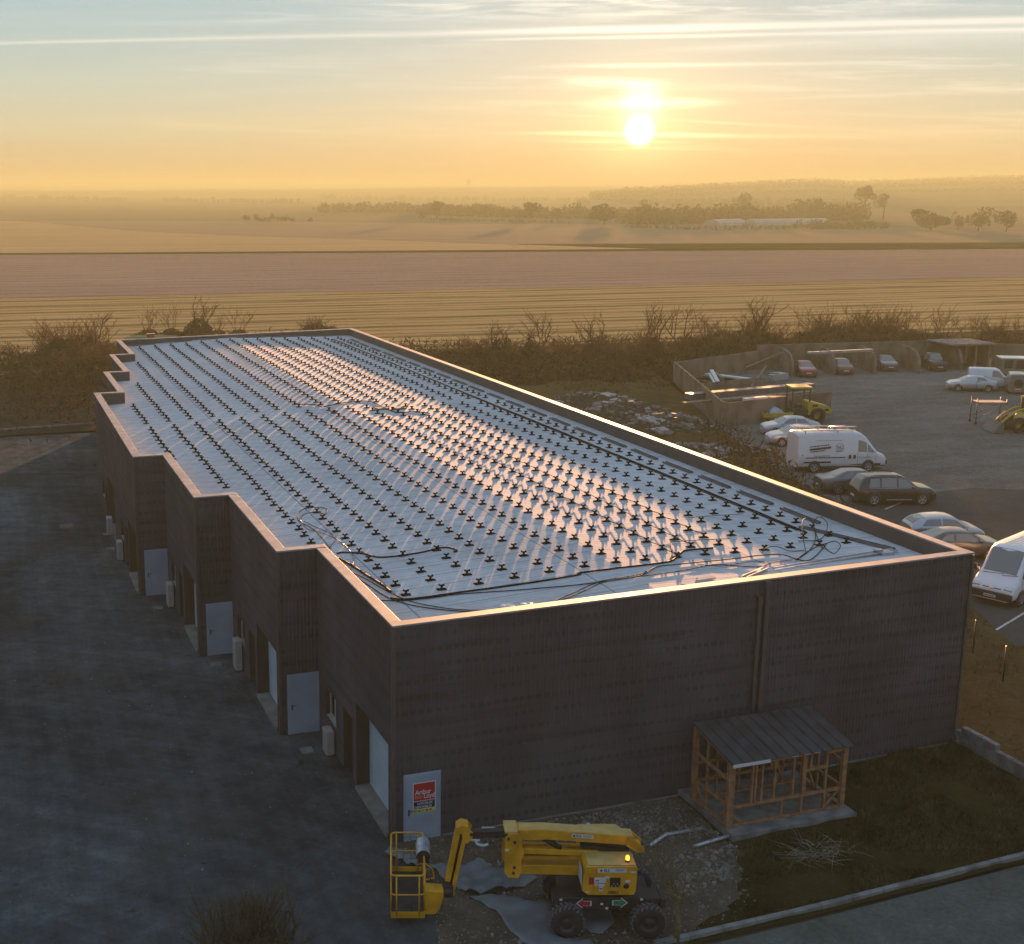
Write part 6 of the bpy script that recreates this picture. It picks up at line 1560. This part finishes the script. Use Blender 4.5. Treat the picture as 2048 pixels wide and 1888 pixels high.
# ivy on two trunks
for px, h, lab in (((990, 728), 2.6, 'dark ivy column on the hedge, left one'), ((1012, 728), 2.9, 'dark ivy column on the hedge, right one'), ((1058, 726), 3.0, 'dark ivy mass round the forked tree trunk')):
    p = at(*px); mb = MB(); rn = random.Random(int(h*10)); thicket(mb, .7, h, 420, rn, .24, base=.3)
    mb.tube([(0, 0, 0), (0, 0, h)], .12, 6)
    o = mb.build('ivy_bush', M['ivy'], fix=False); o.location = (p.x, p.y, gz(p.x)); tag(o, lab, 'bush')
# ground scrub as a mass along the hedge
mb = MB(); rn = random.Random(5)
for px0, px1, n_, w in (((690, 705), (1300, 742), 2000, 6), ((1300, 715), (2048, 692), 2200, 4), ((0, 705), (240, 745), 1400, 7), ((0, 800), (185, 795), 2200, 14), ((0, 770), (185, 765), 1600, 8), ((1080, 770), (1380, 760), 900, 7), ((1430, 850), (1500, 940), 500, 4), ((1530, 905), (1620, 1010), 500, 2.5)):
    a, b = at(*px0), at(*px1)
    for k in range(n_):
        c = a.lerp(b, rn.random())+V((rn.gauss(0, .6), rn.gauss(0, w*.5), 0)); c.z = gz(c.x)+rn.random()**2*.7; sliver(mb, c, rn.uniform(.2, .6), rn)
for (xa, ya, xb_, yb_, n_, hh, w) in ((-14, 103, 27, 113, 4000, 2.0, 5), (27, 104, 66, 98, 1500, 1.6, 5), (60, 84, 92, 82, 8000, 3.2, 2.5), (92, 80, 150, 72, 5500, 3.0, 3)):  # dense bands added and raised to shade the yard and car park
    for k in range(n_):
        t = rn.random(); c = V((xa+(xb_-xa)*t+rn.gauss(0, .5), ya+(yb_-ya)*t+rn.gauss(0, w*.4), 0)); top = hh*(.82+.5*noise.noise(V((c.x*.3, c.y*.3, 4))))
        c.z = gz(c.x)+rn.random()**.8*top; sliver(mb, c, rn.uniform(.3, .9), rn)
tag(mb.build('scrub', M['scrub'], fix=False), 'dead brown scrub along the hedge line, with dense bands added to shade the yards', 'scrub', None, 'stuff')
# foreground bush at the lower picture edge
p = at(505, 1955); rn = random.Random(21); t = thing('bare_bush', 'twiggy bare bush at the bottom edge of the picture on the dark yard', 'bush', (p.x, p.y, gz(p.x)))
mb = MB()
for k in range(44):
    a = rn.uniform(0, 6.3); e = rn.uniform(.1, 1.2); grow(mb, (cos(a)*e*.35, sin(a)*e*.35, 0), (cos(a)*e, sin(a)*e, 1), rn.uniform(.95, 1.4), .02, 2, rn, 12, (4, 6), .3, .7, .35, 1, .0065)
M['twig2'] = simple('winter_twigs', (.075, .062, .035), .9, var=.4, scale=4)
mb.build('branches', [M['bark'], M['twig2']], t, fix=False)
mb = MB(); thicket(mb, 1.2, 1.5, 1500, rn, .07); mb.build('dead_leaves', simple('dead_leaves', (.07, .05, .025), .9, var=.4, scale=5), t, fix=False)
# sapling behind the lift
p = at(1353, 1884); rn = random.Random(14); t = thing('sapling', 'mossy young bare tree in front of the lift tail by the kerb', 'tree', (p.x, p.y, gz(p.x)))
mb = MB(); mb.tube([(0, 0, 0), (.02, 0, .5), (-.02, .02, 1.0), (.0, 0, 1.25)], .075, 8, r2=.05); mb.build('trunk', M['bark_green'], t)
mb = MB()
for k in range(9):
    a = 2*pi*k/9+rn.uniform(-.3, .3); e = rn.uniform(.3, .9); grow(mb, (0, 0, rn.uniform(.85, 1.25)), (cos(a)*e, sin(a)*e, 1), rn.uniform(.8, 1.15), .024, 3 if k % 2 else 2, rn, 6, (2, 4), .35, .7, .25, 0, .005)
mb.build('branches', M['bark_green'], t, fix=False)
# pile of cut branches on the lawn
p = at(1632, 1716); rn = random.Random(3); mb = MB()
for k in range(90):
    a = rn.uniform(0, 6.3); c = V((rn.gauss(0, .45), rn.gauss(0, .3), rn.uniform(.02, .16))); L = rn.uniform(.3, 1.0); d_ = V((cos(a), sin(a), rn.uniform(-.1, .25))).normalized()
    mb.tube([c, c+d_*L*.5+V((0, 0, rn.uniform(-.03, .05))), c+d_*L], rn.uniform(.006, .018), 4, r2=.004)
o = mb.build('branch_pile', simple('dry_branches', (.21, .18, .14), .9, var=.3), fix=False); o.location = (p.x, p.y, gz(p.x)+.05); tag(o, 'pile of pale cut branches lying on the lawn', 'branches')

# ---------------------------------------------------------------- far trees, woods, sheds and hills
def crown(mb, c, rx, rz_, n_, rn, s, mi=0, ry=None):
    ry = ry or rx
    lob = [(V((rn.uniform(-.6, .6)*rx, rn.uniform(-.6, .6)*ry, rn.uniform(-.5, .6)*rz_)), rn.uniform(.35, .6)) for _ in range(7)]
    for k in range(n_):
        o_, f = rn.choice(lob); v_ = V((rn.gauss(0, 1), rn.gauss(0, 1), rn.gauss(0, 1))).normalized()*rn.uniform(.5, 1.)**.5
        q = V(c)+o_+V((v_.x*rx*f, v_.y*ry*f, v_.z*rz_*f)); ss_ = s*rn.uniform(.5, 1.3)
        A = V((rn.uniform(-1, 1), rn.uniform(-1, 1), rn.uniform(-1, 1))).normalized()*ss_; B = A.cross(V((rn.uniform(-1, 1), rn.uniform(-1, 1), rn.uniform(-1, 1)))).normalized()*ss_*.6
        mb.face([q-A, q+B, q+A, q-B], mi)
def far_tree(px, hpx, wpx, label, dense=300, trunk=.35, seed=1, twig_=.7, cat='tree', name='field_tree'):
    p = at(*px); D = (p-CAM).dot(FW); k = D/FPX; H_, Wd = hpx*k, wpx*k; rn = random.Random(seed)
    t = thing(name, label, cat, (p.x, p.y, gz(p.x)), 0, 'single trees out on the plain')
    mb = MB(); mb.tube([(0, 0, -.2), (H_*.02, 0, H_*trunk), (0, 0, H_*.7)], H_*.035, 6, r2=H_*.012)
    for q in range(7):
        a = rn.uniform(0, 6.3); z = H_*rn.uniform(trunk*.8, .7); mb.tube([(0, 0, z), (cos(a)*Wd*.2, sin(a)*Wd*.2, z+H_*.12), (cos(a)*Wd*.36, sin(a)*Wd*.36, z+H_*.2)], H_*.012, 4, r2=H_*.004)
    mb.build('trunk', M['farwood'], t, fix=False)
    mb = MB(); crown(mb, (0, 0, H_*(.5+trunk*.5)), Wd*.5, H_*(.5-trunk*.42), int(dense*1.7), rn, Wd*.06*twig_+.15); mb.build('crown', M['farwood'], t, fix=False)
far_tree((842, 442), 16, 15, 'small round tree left of the taller one at the field edge', 160, .3, 1)
far_tree((873, 441), 36, 34, 'bare round-topped tree at the far field edge, left of the sun', 330, .4, 2)
far_tree((1062, 444), 38, 44, 'broad oak-like tree on the field edge left below the sun', 420, .38, 3)
far_tree((1115, 443), 26, 22, 'small pointed tree right of the oak-like one', 220, .25, 4)
far_tree((1208, 449), 42, 56, 'wide bushy tree just below the sun', 520, .1, 5)
far_tree((1282, 440), 36, 44, 'hazy round tree right below the sun', 380, .15, 12)
far_tree((1482, 430), 42, 40, 'taller hazy tree rising over the middle wood', 360, .35, 6)
far_tree((1727, 436), 62, 50, 'tallest flat-topped tree on the right plain', 460, .55, 7)
far_tree((1766, 438), 48, 38, 'leaning bare tree right of the tallest flat-topped one', 260, .45, 8)
far_tree((1862, 460), 44, 86, 'widest dark clump of trees at the right field edge', 800, .05, 9, .5)
far_tree((1915, 459), 32, 24, 'narrow dark bush between two wide clumps at right', 240, .05, 10)
far_tree((1956, 461), 42, 58, 'second wide dark clump at the right field edge', 560, .05, 11, .5)
far_tree((2012, 463), 40, 46, 'bare rounded tree nearest the right edge of the plain', 380, .15, 13)
for i, (px, h, w, lab) in enumerate((((494, 443), 14, 17, 'round dark bush starting the lone copse on the field'), ((513, 443), 15, 12, 'bush with a tuft second in the lone copse'), ((528, 443), 7, 34, 'low hedge in the middle of the lone copse'), ((545, 442), 16, 12, 'tallest tree of the lone copse on the field'), ((565, 443), 9, 34, 'low bushes right in the lone copse'), ((585, 444), 8, 18, 'last low bush of the lone copse'), ((620, 444), 9, 13, 'tiny bush standing apart right of the copse'))):
    far_tree(px, h, w, lab, 220, .05, 30+i, .6, 'bush', 'field_bush')
def wood(pts, hpx, n_, label, seed, s=.9, depth=30, name='woodland'):
    """band of far wood: leaf clumps and stems along a line seen at these feet pixels"""
    rn = random.Random(seed); mb = MB(); P = [at(*q) for q in pts]
    seg = [(a, b, (b-a).length) for a, b in zip(P, P[1:])]; tot = sum(x[2] for x in seg)
    for j in range(int(n_*2.2)):
        t = rn.random()*tot
        for a, b, L in seg:
            if t <= L: break
            t -= L
        c = a.lerp(b, t/L); D = (c-CAM).dot(FW); k = D/FPX
        hh = hpx*k*(.6+.55*abs(noise.noise(V((c.x/(hpx*k)*.8, c.y/(hpx*k)*.8, seed))))*1.6)*rn.uniform(.75, 1.15)
        c = c+V((rn.uniform(-1, 1)*k*4, rn.uniform(0, 1)*depth, 0)); rx = hh*rn.uniform(.28, .5)
        crown(mb, (c.x, c.y, hh*.55), rx, hh*.45, 24, rn, hh*.14*s, 0)
        crown(mb, (c.x, c.y, hh*.2), rx, hh*.25, 12, rn, hh*.16*s, 0)
    return tag(mb.build(name, M['farwood'], fix=False), label, 'woodland', None, 'stuff')
wood([(640, 425), (800, 424), (880, 426)], 20, 110, 'hazy wood band left of the sun, nearer row', 1)
wood([(860, 430), (1000, 434), (1100, 436), (1300, 438)], 27, 190, 'hazy wood band below the sun', 2)
wood([(880, 441), (960, 444), (1060, 445), (1150, 446)], 7, 60, 'low scrub along the field edge left of the sun', 3)
wood([(1290, 450), (1420, 446), (1560, 440), (1690, 440)], 36, 230, 'thick wood band right of the sun', 4)
wood([(1640, 440), (1700, 441), (1745, 440)], 36, 30, 'wood mass round the tallest flat-topped tree', 5)
wood([(1300, 457), (1450, 461), (1560, 459), (1780, 456)], 10, 90, 'dark hedge bank on the right plain', 6)
wood([(1640, 458), (1720, 459), (1790, 456)], 17, 50, 'dark hedge mound below the long pale shed', 7)
wood([(0, 400), (150, 402), (260, 404)], 12, 70, 'faint far wood at the left edge', 8, depth=80)
wood([(330, 402), (400, 405), (500, 406), (620, 408)], 12, 60, 'faint far wood left of centre', 9, depth=80)
wood([(660, 400), (900, 402), (1150, 404), (1330, 408)], 13, 130, 'faint far wood across the centre', 10, depth=80)
wood([(300, 388), (700, 388), (1250, 388)], 8, 160, 'very faint farthest wood line', 11, depth=200)
wood([(1180, 410), (1300, 412), (1500, 412), (1760, 414)], 20, 130, 'hazy wood before the hill right of the sun', 12, depth=60)
# long pale greenhouse sheds on the right plain
for (a, b, lab) in (((1440, 452), (1495, 450), 'shorter pale tunnel greenhouse on the right plain'), ((1512, 451), (1660, 449), 'longer pale tunnel greenhouse on the right plain')):
    a, b = at(*a), at(*b); mb = MB(); d_ = (b-a).normalized(); n_ = V((-d_.y, d_.x, 0)); pr = [(-5, 0), (-4.5, 1.6), (-2.6, 2.8), (0, 3.3), (2.6, 2.8), (4.5, 1.6), (5, 0)]
    A = [a+n_*(u_+5)+V((0, 0, z)) for u_, z in pr]; B = [b+n_*(u_+5)+V((0, 0, z)) for u_, z in pr]
    for i in range(6): mb.face([A[i], A[i+1], B[i+1], B[i]], 0, True)
    mb.face(A); mb.face(B[::-1])
    tag(mb.build('greenhouse', simple('greenhouse_film', (.3, .3, .3), .5, var=.1, scale=.2, use='pos'), fix=False), lab, 'greenhouse', 'tunnel greenhouses')
# far hills
def hill(pts, dist, depth, label):
    mb = MB(); N = len(pts); rows = []
    def foot(px, py_t, s):
        r_ = ray(px, 400); r_.z = 0; r_ = r_/V((r_.x, r_.y, 0)).dot(fh); return V((CAM.x, CAM.y, 0))+r_*s
    for i in range(9):
        f = i/8; row = []
        for (px, py) in pts:
            r_ = ray(px, py); k = r_.z/V((r_.x, r_.y, 0)).dot(fh); top = max(2., CAM.z+k*(dist+depth*.5)-4.)
            q = foot(px, py, dist+depth*f); row.append((q.x, q.y, top*sin(pi*f)**1.2-.02))
        rows.append(row)
    b = 0
    for row in rows: mb.v += row
    for i in range(8):
        for j in range(N-1):
            a = i*N+j; mb.f.append((a, a+1, a+1+N, a+N)); mb.m.append(0); mb.sm.append(True)
    o = mb.build('hills', F_brown); o['kind'] = 'structure'
    mb = MB(); rn = random.Random(int(dist))
    for j in range(N-1):
        (xa, ya), (xb, yb_) = pts[j], pts[j+1]; nn_ = max(2, int(abs(xb-xa)/3.2))
        for q in range(nn_):
            for lay in range(4):
                t = (q+rn.random())/nn_; px, py = xa+(xb-xa)*t, ya+(yb_-ya)*t
                f = (.5, .42, .3, .2)[lay]
                r_ = ray(px, py); k = r_.z/V((r_.x, r_.y, 0)).dot(fh); top = max(2., CAM.z+k*(dist+depth*.5)-4.)
                c = foot(px, py, dist+depth*f); z = top*sin(pi*f)**1.2; hh = rn.uniform(4, 6.5)*(1.25 if rn.random() < .08 else 1)
                crown(mb, (c.x, c.y, z+hh*.3), hh*rn.uniform(.5, .9), hh*.55, 14, rn, hh*.17)
    return tag(mb.build('woodland', M['farwood'], fix=False), label, 'woodland', None, 'stuff')
hill([(1180, 382), (1240, 376), (1290, 373), (1340, 371), (1420, 366), (1500, 362), (1580, 358), (1640, 357), (1700, 361), (1760, 359), (1820, 357), (1880, 354), (1940, 352), (2000, 350), (2060, 351), (2200, 356), (2400, 372)], 1500, 460, 'wooded hill on the right horizon')
hill([(-400, 381), (0, 380), (300, 379), (420, 377), (600, 377), (800, 374), (1000, 373), (1100, 372), (1300, 373), (1500, 378)], 2900, 700, 'very faint wooded rise along the horizon')
# far church-like tower and mast on the horizon
for px, pt, w, nm, lab, ct in (((937, 372), (937, 358), 6.5, 'water_tower', 'tiny far water tower on the horizon left of the sun', 'tower'), ((1979, 352), (1979, 336), 1., 'radio_mast', 'thin mast on the right hill top', 'mast')):
    s = 2900 if w > 5 else 1760
    r0, r1 = ray(*px), ray(*pt); r0 = r0/r0.dot(fh)*s; r1 = r1/r1.dot(fh)*s; b, tp = CAM+r0, CAM+r1
    mb = MB(); mb.tube([(b.x, b.y, 0), (b.x, b.y, tp.z-(8 if w > 5 else 0))], w*.25, 8)
    if w > 5: mb.lathe([(w*.25, tp.z-10), (w*.8, tp.z-6), (w*.8, tp.z-1), (0, tp.z)], (b.x, b.y, 0), n=14)
    tag(mb.build(nm, M['concrete'], fix=False), lab, ct)
